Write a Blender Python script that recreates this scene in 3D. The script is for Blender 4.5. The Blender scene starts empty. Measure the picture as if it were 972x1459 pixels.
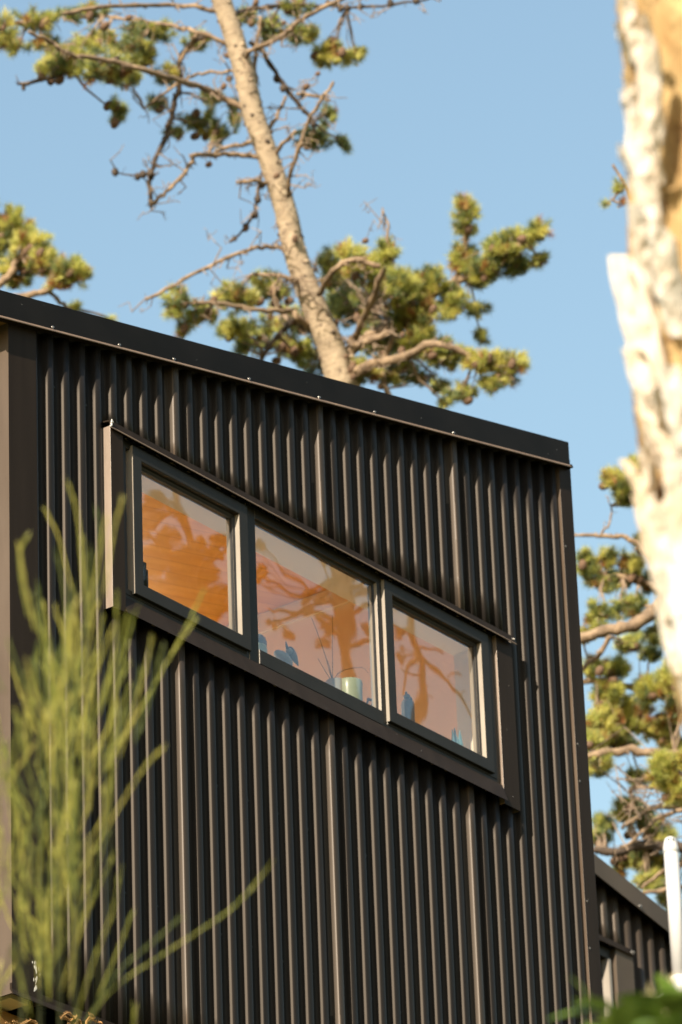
import bpy, math, random
import numpy as np
from mathutils import Vector, Matrix

SC = bpy.context.scene
COL = SC.collection
RND = random.Random(7)
R = math.radians

# ------------------------------------------------------------------ camera
FPX, PW, PH = 7136.0, 972.0, 1459.0
CX, CY = PW / 2, PH / 2
zen = np.array([-74 - CX, -13865 - CY, FPX]); zen /= np.linalg.norm(zen)
hor = np.array([6467 - CX, 3990 - CY, FPX]); hor -= zen * (hor @ zen); hor /= np.linalg.norm(hor)
MC = np.stack([hor, np.cross(zen, hor), zen], 1)        # world -> camera (x right, y down, z ahead)
CAM = np.array([-10.07130, -8.63472, -4.99919])


def ray(px, py):
    return MC.T @ np.array([(px - CX) / FPX, (py - CY) / FPX, 1.0])


def atY(px, py, Y=0.0):
    r = ray(px, py)
    return CAM + r * ((Y - CAM[1]) / r[1])


def atD(px, py, d):
    return CAM + ray(px, py) * d


def atR(px, py, d, Y=0.011):
    """point seen mirrored in the window glass, d metres beyond it"""
    p = atY(px, py, Y); r = ray(px, py)
    return p + np.array([r[0], -r[1], r[2]]) * d


cd = bpy.data.cameras.new('camera'); cam = bpy.data.objects.new('camera', cd); COL.objects.link(cam)
cam.matrix_world = Matrix([[MC[0, 0], -MC[1, 0], -MC[2, 0], CAM[0]],
                           [MC[0, 1], -MC[1, 1], -MC[2, 1], CAM[1]],
                           [MC[0, 2], -MC[1, 2], -MC[2, 2], CAM[2]],
                           [0, 0, 0, 1]])
cd.sensor_fit = 'VERTICAL'; cd.sensor_height = 36.0; cd.sensor_width = 24.0
cd.lens = FPX / PH * 36.0
cd.clip_start = 0.1; cd.clip_end = 3000
cd.dof.use_dof = True; cd.dof.focus_distance = 14.05; cd.dof.aperture_fstop = 6.6; cd.dof.aperture_blades = 9
SC.camera = cam

# ------------------------------------------------------------------ sky, sun, exposure
SUN_EL, SUN_AZ = R(27.0), R(12.0)       # azimuth: towards -X, swung a little to -Y
sun_dir = Vector((-math.cos(SUN_EL) * math.cos(SUN_AZ), -math.cos(SUN_EL) * math.sin(SUN_AZ), math.sin(SUN_EL)))
w = bpy.data.worlds.new('World'); SC.world = w; w.use_nodes = True
nt = w.node_tree; bg = nt.nodes['Background']
sky = nt.nodes.new('ShaderNodeTexSky'); sky.sky_type = 'NISHITA'; sky.sun_disc = False
sky.sun_elevation = SUN_EL
sky.sun_rotation = math.atan2(sun_dir.x, sun_dir.y)
sky.air_density = 2.0; sky.dust_density = 1.0; sky.ozone_density = 2.7; sky.altitude = 50
nt.links.new(sky.outputs[0], bg.inputs[0]); bg.inputs[1].default_value = 0.100
ld = bpy.data.lights.new('sun', 'SUN'); ld.energy = 5.0; ld.angle = R(0.53); ld.color = (1.0, 0.87, 0.70)
sun = bpy.data.objects.new('sun', ld); COL.objects.link(sun)
sun.rotation_euler = (-sun_dir).to_track_quat('-Z', 'Y').to_euler()
sun.location = Vector((-20, -10, 20))
SC.view_settings.view_transform = 'Standard'; SC.view_settings.look = 'None'
SC.view_settings.gamma = 1.0; SC.view_settings.exposure = 0.95; SC.view_settings.use_curve_mapping = False
SC.cycles.use_denoising = True
SC.cycles.max_bounces = 10; SC.cycles.diffuse_bounces = 6; SC.cycles.glossy_bounces = 4; SC.cycles.transparent_max_bounces = 16
SC.cycles.sample_clamp_indirect = 6.0
SC.cycles.caustics_reflective = False; SC.cycles.caustics_refractive = False

# ------------------------------------------------------------------ materials


def mat(name, col, rough=0.5, var=None, scale=(8, 8, 8), detail=4, bump=0.0, bscale=None, spec=0.5,
        speck=None, speck_scale=300, speck_at=0.72, metal=0.0, trans=0.0, tint=None):
    m = bpy.data.materials.new(name); m.use_nodes = True
    t = m.node_tree; b = t.nodes['Principled BSDF']; L = t.links
    b.inputs['Roughness'].default_value = rough
    b.inputs['Specular IOR Level'].default_value = spec
    b.inputs['Metallic'].default_value = metal
    if tint: b.inputs['Specular Tint'].default_value = (*tint, 1)
    b.inputs['Base Color'].default_value = (*col, 1)
    tc = t.nodes.new('ShaderNodeTexCoord')
    out = None
    if var:
        mp = t.nodes.new('ShaderNodeMapping'); mp.inputs['Scale'].default_value = scale
        L.new(tc.outputs['Object'], mp.inputs[0])
        n = t.nodes.new('ShaderNodeTexNoise'); n.inputs['Scale'].default_value = 1.0; n.inputs['Detail'].default_value = detail
        L.new(mp.outputs[0], n.inputs['Vector'])
        cr = t.nodes.new('ShaderNodeValToRGB')
        cr.color_ramp.elements[0].position = 0.32; cr.color_ramp.elements[1].position = 0.68
        cr.color_ramp.elements[0].color = (*col, 1); cr.color_ramp.elements[1].color = (*var, 1)
        L.new(n.outputs['Fac'], cr.inputs[0]); out = cr.outputs[0]
    if speck:
        n2 = t.nodes.new('ShaderNodeTexNoise'); n2.inputs['Scale'].default_value = speck_scale; n2.inputs['Detail'].default_value = 2
        L.new(tc.outputs['Object'], n2.inputs['Vector'])
        cr2 = t.nodes.new('ShaderNodeValToRGB'); cr2.color_ramp.elements[0].position = speck_at; cr2.color_ramp.elements[1].position = speck_at + 0.06
        L.new(n2.outputs['Fac'], cr2.inputs[0])
        mx = t.nodes.new('ShaderNodeMixRGB'); mx.inputs[2].default_value = (*speck, 1)
        if out: L.new(out, mx.inputs[1])
        else: mx.inputs[1].default_value = (*col, 1)
        L.new(cr2.outputs[0], mx.inputs[0]); out = mx.outputs[0]
    if out: L.new(out, b.inputs['Base Color'])
    if bump:
        mp = t.nodes.new('ShaderNodeMapping'); mp.inputs['Scale'].default_value = bscale or scale
        L.new(tc.outputs['Object'], mp.inputs[0])
        n = t.nodes.new('ShaderNodeTexNoise'); n.inputs['Scale'].default_value = 1.0; n.inputs['Detail'].default_value = 3
        L.new(mp.outputs[0], n.inputs['Vector'])
        bp = t.nodes.new('ShaderNodeBump'); bp.inputs['Strength'].default_value = 1.0; bp.inputs['Distance'].default_value = bump
        L.new(n.outputs['Fac'], bp.inputs['Height']); L.new(bp.outputs[0], b.inputs['Normal'])
    if trans:
        tr = t.nodes.new('ShaderNodeBsdfTranslucent'); ms = t.nodes.new('ShaderNodeMixShader'); ms.inputs[0].default_value = trans
        if out: L.new(out, tr.inputs[0])
        else: tr.inputs[0].default_value = (*col, 1)
        L.new(b.outputs[0], ms.inputs[1]); L.new(tr.outputs[0], ms.inputs[2])
        L.new(ms.outputs[0], t.nodes['Material Output'].inputs[0])
    return m


def glass_mat():
    m = bpy.data.materials.new('window_glass'); m.use_nodes = True
    t = m.node_tree; L = t.links; t.nodes.remove(t.nodes['Principled BSDF'])
    tr = t.nodes.new('ShaderNodeBsdfTransparent'); tr.inputs[0].default_value = (0.95, 0.96, 0.95, 1)
    gl = t.nodes.new('ShaderNodeBsdfGlossy'); gl.inputs['Roughness'].default_value = 0.0
    fr = t.nodes.new('ShaderNodeFresnel'); fr.inputs[0].default_value = 1.5
    inv = t.nodes.new('ShaderNodeMath'); inv.operation = 'SUBTRACT'; inv.inputs[0].default_value = 1.0
    pw = t.nodes.new('ShaderNodeMath'); pw.operation = 'POWER'; pw.inputs[1].default_value = 3.7
    mu = t.nodes.new('ShaderNodeMath'); mu.operation = 'SUBTRACT'; mu.inputs[0].default_value = 1.0
    L.new(inv.outputs[0], pw.inputs[0]); L.new(pw.outputs[0], mu.inputs[1])
    tc = t.nodes.new('ShaderNodeTexCoord')
    n = t.nodes.new('ShaderNodeTexNoise'); n.inputs['Scale'].default_value = 4.0; n.inputs['Detail'].default_value = 1
    bp = t.nodes.new('ShaderNodeBump'); bp.inputs['Strength'].default_value = 1.0; bp.inputs['Distance'].default_value = 0.0006
    L.new(tc.outputs['Object'], n.inputs['Vector']); L.new(n.outputs['Fac'], bp.inputs['Height']); L.new(bp.outputs[0], gl.inputs['Normal'])
    mx = t.nodes.new('ShaderNodeMixShader')
    L.new(fr.outputs[0], inv.inputs[1]); mn = t.nodes.new('ShaderNodeMath'); mn.operation = 'MINIMUM'; mn.inputs[1].default_value = .45; L.new(mu.outputs[0], mn.inputs[0]); L.new(mn.outputs[0], mx.inputs[0])
    L.new(tr.outputs[0], mx.inputs[1]); L.new(gl.outputs[0], mx.inputs[2])
    L.new(mx.outputs[0], t.nodes['Material Output'].inputs[0])
    return m


def plank_mat(name, c1, c2, width, axis):
    """boards running along X with fine grain and dark joints every `width` along `axis`"""
    m = mat(name, c1, 0.45, c2, (1.5, 22, 22), 5, 0.0)
    t = m.node_tree; L = t.links; b = t.nodes['Principled BSDF']
    src = b.inputs['Base Color'].links[0].from_socket
    tc = t.nodes.new('ShaderNodeTexCoord'); sp = t.nodes.new('ShaderNodeSeparateXYZ'); L.new(tc.outputs['Object'], sp.inputs[0])
    d = t.nodes.new('ShaderNodeMath'); d.operation = 'DIVIDE'; d.inputs[1].default_value = width; L.new(sp.outputs[axis], d.inputs[0])
    f = t.nodes.new('ShaderNodeMath'); f.operation = 'FRACT'; L.new(d.outputs[0], f.inputs[0])
    fl = t.nodes.new('ShaderNodeMath'); fl.operation = 'FLOOR'; L.new(d.outputs[0], fl.inputs[0])
    wn = t.nodes.new('ShaderNodeTexWhiteNoise'); wn.noise_dimensions = '1D'; L.new(fl.outputs[0], wn.inputs['W'])
    hs = t.nodes.new('ShaderNodeHueSaturation'); mr = t.nodes.new('ShaderNodeMapRange')
    mr.inputs[3].default_value = 0.93; mr.inputs[4].default_value = 1.06
    L.new(wn.outputs['Value'], mr.inputs[0]); L.new(mr.outputs[0], hs.inputs['Value']); L.new(src, hs.inputs['Color'])
    lt = t.nodes.new('ShaderNodeMath'); lt.operation = 'LESS_THAN'; lt.inputs[1].default_value = 0.03; L.new(f.outputs[0], lt.inputs[0])
    mx = t.nodes.new('ShaderNodeMixRGB'); mx.inputs[2].default_value = (c1[0] * .6, c1[1] * .5, c1[2] * .45, 1)
    L.new(lt.outputs[0], mx.inputs[0]); L.new(hs.outputs[0], mx.inputs[1]); L.new(mx.outputs[0], b.inputs['Base Color'])
    return m


M = {}
TINT = (1.0, .87, .74)
M['clad'] = mat('dark_steel_cladding', (.0118, .0108, .0104), .41, (.0205, .0172, .0152), (38, 38, .9), 5, .0006, (5, 5, 1.2), .125, (.09, .075, .06), 420, .735, tint=TINT)
M['trim'] = mat('dark_steel_flashing', (.0230, .0165, .0120), .42, (.0290, .0210, .0155), (26, 26, 1.5), 5, .0010, (4, 4, 2), .045, (.09, .075, .06), 380, .735, tint=TINT)
M['lap'] = mat('rib_sunlit_tone', (.040, .032, .0255), .40, (.052, .042, .034), (3, 3, .7), 5, .0006, (5, 5, 1.2), .16, (.12, .10, .08), 420, .73, tint=TINT)  # paler than the cladding: brightness of sunlit ribs put into the colour
M['trim_b'] = mat('bronze_steel_fascia', (.085, .066, .050), .42, (.105, .082, .062), (4, 4, 2), 5, .0008, (4, 4, 2), .12, (.14, .12, .10), 380, .745, tint=TINT)
M['fascia'] = mat('black_steel_fascia', (.0105, .0098, .0090), .42, (.0145, .0130, .0118), (6, 30, 9), 5, .0012, (3, 3, 3), .045, (.07, .06, .05), 380, .74, tint=TINT)
M['side'] = mat('steel_sunlit_tone', (.080, .058, .042), .42, (.100, .074, .055), (4, 14, 3), 5, .0008, (4, 4, 2), .2, (.2, .16, .13), 380, .745)  # lighter steel for sun-facing faces, the sunlight is in the colour
M['edge'] = mat('flashing_edge_sunlit_tone', (.20, .155, .125), .40, (.27, .215, .175), (30, 30, 6), 5)  # jamb faces towards the sun, their brightness painted as a pale tone
M['edge_w'] = mat('frame_edge_sunlit_tone', (.26, .23, .195), .38, (.33, .295, .25), (20, 20, 5), 4)  # strong sun on left-facing frame sides painted in as paler metal
M['hem'] = mat('bare_primer_edge', (.20, .138, .095), .6, (.145, .10, .072), (14, 30, 30), 4)
M['frame'] = mat('window_frame_powder_coat', (.021, .0195, .0170), .38, (.026, .024, .021), (9, 9, 9), 4, .0003, (60, 60, 60), .13, (.09, .085, .07), 500, .75, tint=(1, .9, .75))
M['gasket'] = mat('black_rubber_gasket', (.012, .012, .012), .6, (.02, .02, .02), (30, 30, 30))
M['screw'] = mat('screw_head_metal', (.35, .33, .30), .25, (.18, .17, .16), (200, 200, 200), metal=.7)
M['screw_dark'] = mat('painted_screw_head', (.02, .02, .02), .45, (.03, .03, .03), (200, 200, 200))
M['glass'] = glass_mat()
M['ceil'] = plank_mat('pine_board_ceiling', (.62, .285, .034), (.72, .36, .052), .09, 1)
M['iwall'] = mat('plaster_wall', (.89, .70, .46), .8, (.91, .73, .50), (3, 3, 3), 3, .0006, (60, 60, 60))
M['lining'] = mat('reveal_lining_board', (.88, .77, .58), .6, (.90, .81, .64), (2, 14, 14), 4)
M['ifloor'] = plank_mat('pale_floor_boards', (.84, .72, .56), (.88, .78, .62), .12, 1)
M['ply'] = mat('rough_sawn_plywood', (.19, .095, .022), .75, (.27, .145, .04), (4, 4, 26), 5, .002, (6, 6, 50))
M['roof'] = mat('roof_sheet', (.05, .048, .045), .45, (.06, .055, .05), (4, 4, 4))
M['tab_lit'] = mat('flashing_tab_sunlit_tone', (.75, .73, .70), .4, (.6, .58, .55), (90, 90, 90), 3, .002, (120, 120, 120))  # pale colour stands for sun on the bent ends of the head flashing
M['stain'] = mat('bird_dropping', (.70, .68, .62), .8, (.45, .43, .40), (150, 150, 150))
M['needle'] = mat('pine_needle_green', (.38, .42, .11), .38, (.50, .50, .13), (3, 3, 3), trans=.45)
M['needle_y'] = mat('pine_needle_yellow', (.62, .62, .17), .38, (.70, .64, .19), (3, 3, 3), trans=.45)
M['needle_d'] = mat('pine_needle_deep', (.13, .18, .08), .42, (.19, .235, .095), (3, 3, 3), trans=.3)
M['needle_r'] = mat('pine_needle_dead', (.30, .12, .035), .7, (.38, .17, .06), (5, 5, 5), trans=.25)
M['bark'] = mat('pine_bark', (.47, .37, .255), .85, (.32, .245, .17), (18, 18, 15), 7, .006, (34, 34, 28), speck=(.12, .085, .06), speck_scale=30, speck_at=.655)
M['bark_l'] = mat('pine_branch_bark', (.34, .24, .150), .85, (.13, .088, .055), (16, 16, 16), 6, .010, (50, 50, 50))
M['bark_d'] = mat('pine_branch_bark_dark', (.045, .033, .026), .9, (.10, .072, .05), (24, 24, 24), 5, .008, (60, 60, 60))
M['twig'] = mat('pine_twig', (.33, .24, .165), .85, (.20, .145, .10), (40, 40, 40))
M['cone'] = mat('pine_cone', (.10, .06, .035), .85, (.17, .10, .06), (60, 60, 60), 4, .004, (120, 120, 120))
M['snag'] = mat('bleached_bare_wood', (.66, .54, .40), .75, (.86, .83, .79), (20, 20, 2.6), 6, .010, (40, 40, 4))
M['snag_b'] = mat('old_flaking_bark', (.30, .175, .065), .9, (.58, .42, .20), (22, 22, 2.4), 7, .022, (34, 34, 5), speck=(.20, .11, .045), speck_scale=24, speck_at=.58)
M['broom'] = mat('broom_shoot', (.25, .285, .05), .55, (.38, .37, .08), (20, 20, 6), trans=.15)
M['broom_y'] = mat('broom_shoot_yellowing', (.42, .41, .09), .5, (.52, .47, .12), (20, 20, 6), trans=.2)
M['broom_d'] = mat('broom_shoot_old', (.12, .165, .04), .6, (.18, .20, .055), (20, 20, 6), trans=.15)
M['broom_s'] = mat('broom_stem', (.045, .055, .016), .65, (.065, .07, .022), (20, 20, 6))
M['leaf'] = mat('broad_leaf', (.085, .150, .016), .45, (.130, .200, .026), (12, 12, 12), trans=.25)
M['leaf_p'] = mat('pale_dry_leaf', (.55, .48, .28), .6, (.40, .36, .18), (12, 12, 12), trans=.25)
M['fern'] = mat('dried_fern_frond', (.42, .20, .06), .8, (.55, .32, .12), (30, 30, 30), trans=.2)
M['pvc'] = mat('white_pvc_pipe', (.60, .60, .595), .35, (.52, .51, .49), (6, 6, 2), speck=(.5, .48, .42), speck_scale=90, speck_at=.72)
M['pvc_d'] = mat('pipe_slot_dark', (.03, .03, .03), .8, (.05, .05, .05))
M['cer_b'] = mat('blue_grey_glaze', (.070, .078, .076), .3, (.10, .108, .104), (60, 60, 60))
M['cer_p'] = mat('pale_blue_glaze', (.21, .22, .22), .35, (.26, .27, .27), (50, 50, 50))
M['cer_y'] = mat('pale_green_glaze', (.36, .42, .30), .3, (.32, .38, .28), (50, 50, 50))
M['pot'] = mat('celadon_glaze', (.34, .40, .29), .3, (.39, .45, .33), (30, 30, 30))
M['cup'] = mat('pale_grey_glaze', (.30, .28, .225), .4, (.26, .245, .20), (30, 30, 30))
M['stem'] = mat('thin_plant_stem', (.09, .07, .03), .7, (.12, .10, .04), (90, 90, 90))
M['ring'] = mat('carved_dark_wood', (.11, .06, .03), .5, (.16, .09, .04), (90, 90, 90))
M['teal'] = mat('teal_glass_lump', (.13, .27, .29), .12, (.20, .34, .35), (50, 50, 50), spec=.8)
M['stone'] = mat('small_dark_stone', (.06, .05, .045), .7, (.1, .085, .07), (90, 90, 90))
M['soil'] = mat('dry_grassy_soil', (.085, .075, .035), .95, (.065, .075, .028), (1.2, 1.2, 1.2), 8, .05, (6, 6, 6))

# ------------------------------------------------------------------ mesh helpers
ORG = {}


class MB:
    def __init__(s): s.v = []; s.f = []; s.m = []

    def add(s, vs, fs, mi=0):
        o = len(s.v); s.v += [tuple(map(float, p)) for p in vs]
        s.f += [tuple(i + o for i in f) for f in fs]; s.m += [mi] * len(fs)

    def box(s, x0, x1, y0, y1, z0, z1, mi=0):
        s.add([(x0, y0, z0), (x1, y0, z0), (x1, y1, z0), (x0, y1, z0), (x0, y0, z1), (x1, y0, z1), (x1, y1, z1), (x0, y1, z1)],
              [(0, 3, 2, 1), (4, 5, 6, 7), (0, 1, 5, 4), (1, 2, 6, 5), (2, 3, 7, 6), (3, 0, 4, 7)], mi)

    def prism(s, poly, a, b, axis='x', mi=0, fn=None):
        """poly in the two other axes, extruded from a to b along axis"""
        n = len(poly); vs = []
        for t in (a, b):
            for p, q in poly:
                vs.append({'x': (t, p, q), 'y': (p, t, q), 'z': (p, q, t)}[axis])
        if fn: vs = [fn(v) for v in vs]
        fs = [(i, (i + 1) % n, n + (i + 1) % n, n + i) for i in range(n)] + [tuple(range(n))[::-1], tuple(range(n, 2 * n))]
        s.add(vs, fs, mi)

    def ring(s, x0, x1, z0, z1, wd, prof, mi=0):
        """mitred frame; prof = [(inset 0..wd, y)...] closed section"""
        n = len(prof); vs = []
        for cx, cz, sx, sz in ((x0, z0, 1, 1), (x1, z0, -1, 1), (x1, z1, -1, -1), (x0, z1, 1, -1)):
            for i, y in prof: vs.append((cx + sx * i, y, cz + sz * i))
        fs = []
        for k in range(4):
            for i in range(n):
                a = k * n + i; b = k * n + (i + 1) % n; c = ((k + 1) % 4) * n + (i + 1) % n; d = ((k + 1) % 4) * n + i
                fs.append((a, b, c, d))
        s.add(vs, fs, mi)

    def tube(s, pts, rad, n=8, mi=0, cap=True, jit=0.0):
        P = [Vector(p) for p in pts]; m = len(P)
        if not hasattr(rad, '__len__'): rad = [rad] * m
        up = Vector((0.13, 0.21, 0.97)); vs = []; fs = []
        T0 = (P[1] - P[0]).normalized()
        if abs(T0.dot(up)) > .95: up = Vector((1, .1, 0))
        N = T0.cross(up).normalized()
        for i in range(m):
            T = (P[min(i + 1, m - 1)] - P[max(i - 1, 0)]).normalized()
            N = (N - T * N.dot(T)).normalized(); B = T.cross(N)
            for k in range(n):
                a = 2 * math.pi * k / n
                r = rad[i] * (1 + (RND.uniform(-jit, jit) if jit else 0))
                vs.append(P[i] + (N * math.cos(a) + B * math.sin(a)) * r)
        for i in range(m - 1):
            for k in range(n):
                fs.append((i * n + k, i * n + (k + 1) % n, (i + 1) * n + (k + 1) % n, (i + 1) * n + k))
        if cap: fs += [tuple(range(n))[::-1], tuple((m - 1) * n + k for k in range(n))]
        s.add(vs, fs, mi)

    def ell(s, c, r, rot=None, nu=14, nv=9, mi=0, shape=None):
        vs = []; c = Vector(c); fs = []
        for j in range(nv + 1):
            ph = math.pi * j / nv
            for i in range(nu):
                th = 2 * math.pi * i / nu
                p = Vector((math.sin(ph) * math.cos(th) * r[0], math.sin(ph) * math.sin(th) * r[1], -math.cos(ph) * r[2]))
                if shape: p = shape(p)
                if rot is not None: p = rot @ p
                vs.append(c + p)
        for j in range(nv):
            for i in range(nu):
                fs.append((j * nu + i, j * nu + (i + 1) % nu, (j + 1) * nu + (i + 1) % nu, (j + 1) * nu + i))
        s.add(vs, fs, mi)

    def lathe(s, c, prof, n=24, mi=0):
        vs = []; fs = []; k = len(prof)
        for r, z in prof:
            for i in range(n):
                a = 2 * math.pi * i / n; vs.append((c[0] + r * math.cos(a), c[1] + r * math.sin(a), c[2] + z))
        for j in range(k - 1):
            for i in range(n): fs.append((j * n + i, j * n + (i + 1) % n, (j + 1) * n + (i + 1) % n, (j + 1) * n + i))
        fs += [tuple(range(n))[::-1], tuple((k - 1) * n + i for i in range(n))]
        s.add(vs, fs, mi)

    def build(s, name, mats, parent=None, smooth=False, bevel=0, loc=None, weld=False):
        if not isinstance(mats, (list, tuple)): mats = [mats]
        me = bpy.data.meshes.new(name)
        org = ORG.get(parent.name, Vector()) if parent else Vector(loc or (0, 0, 0))
        V = np.array(s.v) - np.array(org)
        me.from_pydata(V.tolist(), [], s.f)
        for m in mats: me.materials.append(m)
        me.polygons.foreach_set('material_index', s.m)
        if smooth: me.polygons.foreach_set('use_smooth', [True] * len(s.f))
        me.validate(); me.update()
        o = bpy.data.objects.new(name, me); COL.objects.link(o)
        if parent: o.parent = parent
        else: o.location = org
        ORG[o.name] = org
        if bevel:
            b = o.modifiers.new('bevel', 'BEVEL'); b.width = bevel; b.segments = 2; b.limit_method = 'ANGLE'; b.angle_limit = R(40)
        return o


def tag(o, label, cat=None, group=None, kind=None):
    o['label'] = label
    if cat: o['category'] = cat
    if group: o['group'] = group
    if kind: o['kind'] = kind
    return o


def empty(name, loc, label, cat, group=None):
    o = bpy.data.objects.new(name, None); COL.objects.link(o); o.location = loc; o.empty_display_size = .2
    ORG[o.name] = Vector(loc); return tag(o, label, cat, group)


def fix_normals(o):
    import bmesh
    b = bmesh.new(); b.from_mesh(o.data); bmesh.ops.recalc_face_normals(b, faces=b.faces); b.to_mesh(o.data); b.free()
    return o


def side_faces(o, mi, lim=.9, sign=0):
    for p in o.data.polygons:
        if abs(p.normal.x) > lim and (not sign or p.normal.x * sign > 0): p.material_index = mi
    return o


# ------------------------------------------------------------------ terrain
CH = np.array([CAM[0], CAM[1]]); FWD = np.array([0.805, 0.593])


def ground_z(x, y):
    s = (x - CH[0]) * FWD[0] + (y - CH[1]) * FWD[1]
    pts = [(-400, -40), (-40, -9.5), (0, -6.6), (11, -1.5), (16, -1.1), (30, 1.2), (80, 4), (600, -10)]
    for (a, za), (b, zb) in zip(pts, pts[1:]):
        if s <= b: return za + (zb - za) * (s - a) / (b - a)
    return -10


g = MB(); nx = 90
ax = [math.copysign(abs(t) ** 2.6, t) * 520 for t in np.linspace(-1, 1, nx)]
vs = []
for j in range(nx):
    for i in range(nx):
        x, y = ax[i] - 1, ax[j]; z = ground_z(x, y)
        near = math.hypot(x - 1, y)
        z += (.07 * math.sin(x * 1.7 + y) + .06 * math.sin(y * 2.3 - x * .6)) * min(1, near / 4 + .25)
        if near > 40: z += 1.5 * math.sin(x * .05) * math.cos(y * .043)
        vs.append((x, y, z))
g.add(vs, [(j * nx + i, j * nx + i + 1, (j + 1) * nx + i + 1, (j + 1) * nx + i) for j in range(nx - 1) for i in range(nx - 1)])
tag(g.build('ground', M['soil'], smooth=True), 'dry grassy hillside rising from the camera to the house', kind='structure')

# ------------------------------------------------------------------ main house
house = empty('metal_clad_house', (1.5, 0, -1.2), 'black corrugated metal house with sloping roof and a ribbon of three windows', 'house')
YF = -.024                                              # fascia plane
ft0, ft1 = atY(0, 413, YF), atY(810, 630, YF)
fb0, fb1 = atY(0, 449, YF), atY(811, 662, YF)
SL = (ft1[2] - ft0[2]) / (ft1[0] - ft0[0])
def ztop(x): return ft0[2] + SL * (x - ft0[0])
def zbot(x): return fb0[2] + (fb1[2] - fb0[2]) / (fb1[0] - fb0[0]) * (x - fb0[0])
XL, XR, DEP = 0.0, 2.995, 3.7
XO = -.13                                              # roof overhang past the left wall
xfr = ft1[0]
TL = float(atY(52, 560, -.003)[0]); TR = float(atY(795, 672, -.003)[0])
SILL_Y = -.024
z_sb = float(atY(194, 880, SILL_Y)[2])                  # sill flashing lower edge
z_st = float(atY(640, 1081, -.008)[2])                  # sill flashing upper edge
z_hf = float(atY(300, 683, -.030)[2])                   # head drip edge
print('z', z_sb, z_st, z_hf, 'TL', TL, TR, 'slope', SL)
JL0 = float(atY(147.2, 620, .004)[0]); JL1 = float(atY(176, 660, -.024)[0])
JR0 = float(atY(706, 935, -.006)[0]) - .002; JR1 = float(atY(735, 960, -.024)[0])

PITCH, DP = .075, .0250
XK = .792
RIB = [(-.0140, 1), (-.0122, .96), (-.0088, .62), (-.0058, .32), (-.0041, .15), (-.0025, .07), (.0006, .02), (.0050, 0), (.0095, 0), (.0145, 0), (.0195, .03), (.0235, .14), (.0370, .95), (.0390, 1)]


def profile(x0, x1, xk, pitch, dp, laps=()):
    P = []
    k0 = int(math.floor((x0 - xk) / pitch)) - 1
    k = k0
    while xk + k * pitch < x1 + pitch:
        base = xk + k * pitch
        if k in laps:
            pts = [(-.0165, 1), (-.0148, .96), (-.0112, .60), (-.0088, .36), (-.0086, .29), (-.0060, .0), (-.0048, -.15), (-.0032, -.21), (.0008, -.25), (.0050, -.26), (.0095, -.26), (.0155, -.26), (.0205, -.20), (.0245, .0), (.0385, .95), (.0400, 1)]
        else: pts = RIB
        sc = pitch / .075
        P += [(base + a * sc, b * dp) for a, b in pts]
        k += 1
    Q = [p for p in P if x0 < p[0] < x1]

    def interp(x):
        for a, b in zip(P, P[1:]):
            if a[0] <= x <= b[0]:
                t = (x - a[0]) / max(1e-9, b[0] - a[0]); return a[1] + (b[1] - a[1]) * t
        return dp
    return [(x0, interp(x0))] + Q + [(x1, interp(x1))]


def sheet(mb, P, z0f, z1f, nz=1, fn=lambda x, y, z: (x, y, z), mi=0, y0=0.0):
    vs = []; n = len(P)
    for j in range(nz + 1):
        for x, y in P:
            a, b = z0f(x), z1f(x); z = a + (b - a) * j / nz
            wob = .0005 * math.sin(x * 7.1 + z * 3.3) + .0004 * math.sin(z * 6.7 + x * 23)
            vs.append(fn(x + wob, y0 + y + wob, z))
    fs = [(j * n + i, j * n + i + 1, (j + 1) * n + i + 1, (j + 1) * n + i) for j in range(nz) for i in range(n - 1)]
    mb.add(vs, fs, mi)


def screw(mb, p, r=.0042, h=.004, mi=1, nrm=(0, -1, 0), washer=True):
    n = Vector(nrm); p = Vector(p); t = n.cross(Vector((0, 0, 1))).normalized(); b = n.cross(t)
    def disc(rr, d0, d1, k):
        vs = []
        for d in (d0, d1):
            q = rr if d == d0 else rr * .86
            for i in range(k):
                a = 2 * math.pi * i / k + .3; vs.append(p + n * d + (t * math.cos(a) + b * math.sin(a)) * q)
        mb.add(vs, [(i, (i + 1) % k, k + (i + 1) % k, k + i) for i in range(k)] + [tuple(range(k, 2 * k))], mi)
    if washer: disc(r * 1.7, -.001, .0012, 12)
    disc(r, .001, h, 6)


OX0, OX1 = JL0 + .02, JR1 - .02
LAPS = (0, 10, 20, -10)
zc_top = lambda x: zbot(x) + .03
mb = MB()
sheet(mb, profile(TL - .02, OX0, XK, PITCH, DP, LAPS), lambda x: .012, zc_top, 10)
sheet(mb, profile(OX0, OX1, XK, PITCH, DP, LAPS), lambda x: .012, lambda x: z_sb + .035, 8)
sheet(mb, profile(OX0, OX1, XK, PITCH, DP, LAPS), lambda x: z_hf + .016, zc_top, 5)
sheet(mb, profile(OX1, TR + .02, XK, PITCH, DP, LAPS), lambda x: .012, zc_top, 10)
for k in range(-8, 28):
    xv = XK + k * PITCH + .048
    if TL + .03 < xv < TR - .02 and k % 2 == 0:
        for zr in (.47, .95, 2.02):
            if zr > z_hf + .05 or zr < z_sb - .02 or not OX0 < xv < OX1: screw(mb, (xv, DP - .0008, zr + RND.uniform(-.004, .004)), .0036, .004, 1)
clad = mb.build('wall_cladding', [M['clad'], M['screw_dark'], M['lap'], M['side']], house, smooth=True)
for p_ in clad.data.polygons:       # sheet overlaps: lap rib and its cut edge coloured lighter to look sunlit
    if p_.material_index == 0:
        u_ = (p_.center.x + 1.5 - XK + 7.5) % .75
        if u_ < .02 or u_ > .7365: p_.material_index = 2
        if .7438 < u_ < .7456: p_.material_index = 3
so = clad.modifiers.new('thick', 'SOLIDIFY'); so.thickness = .0012; so.offset = 0

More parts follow.
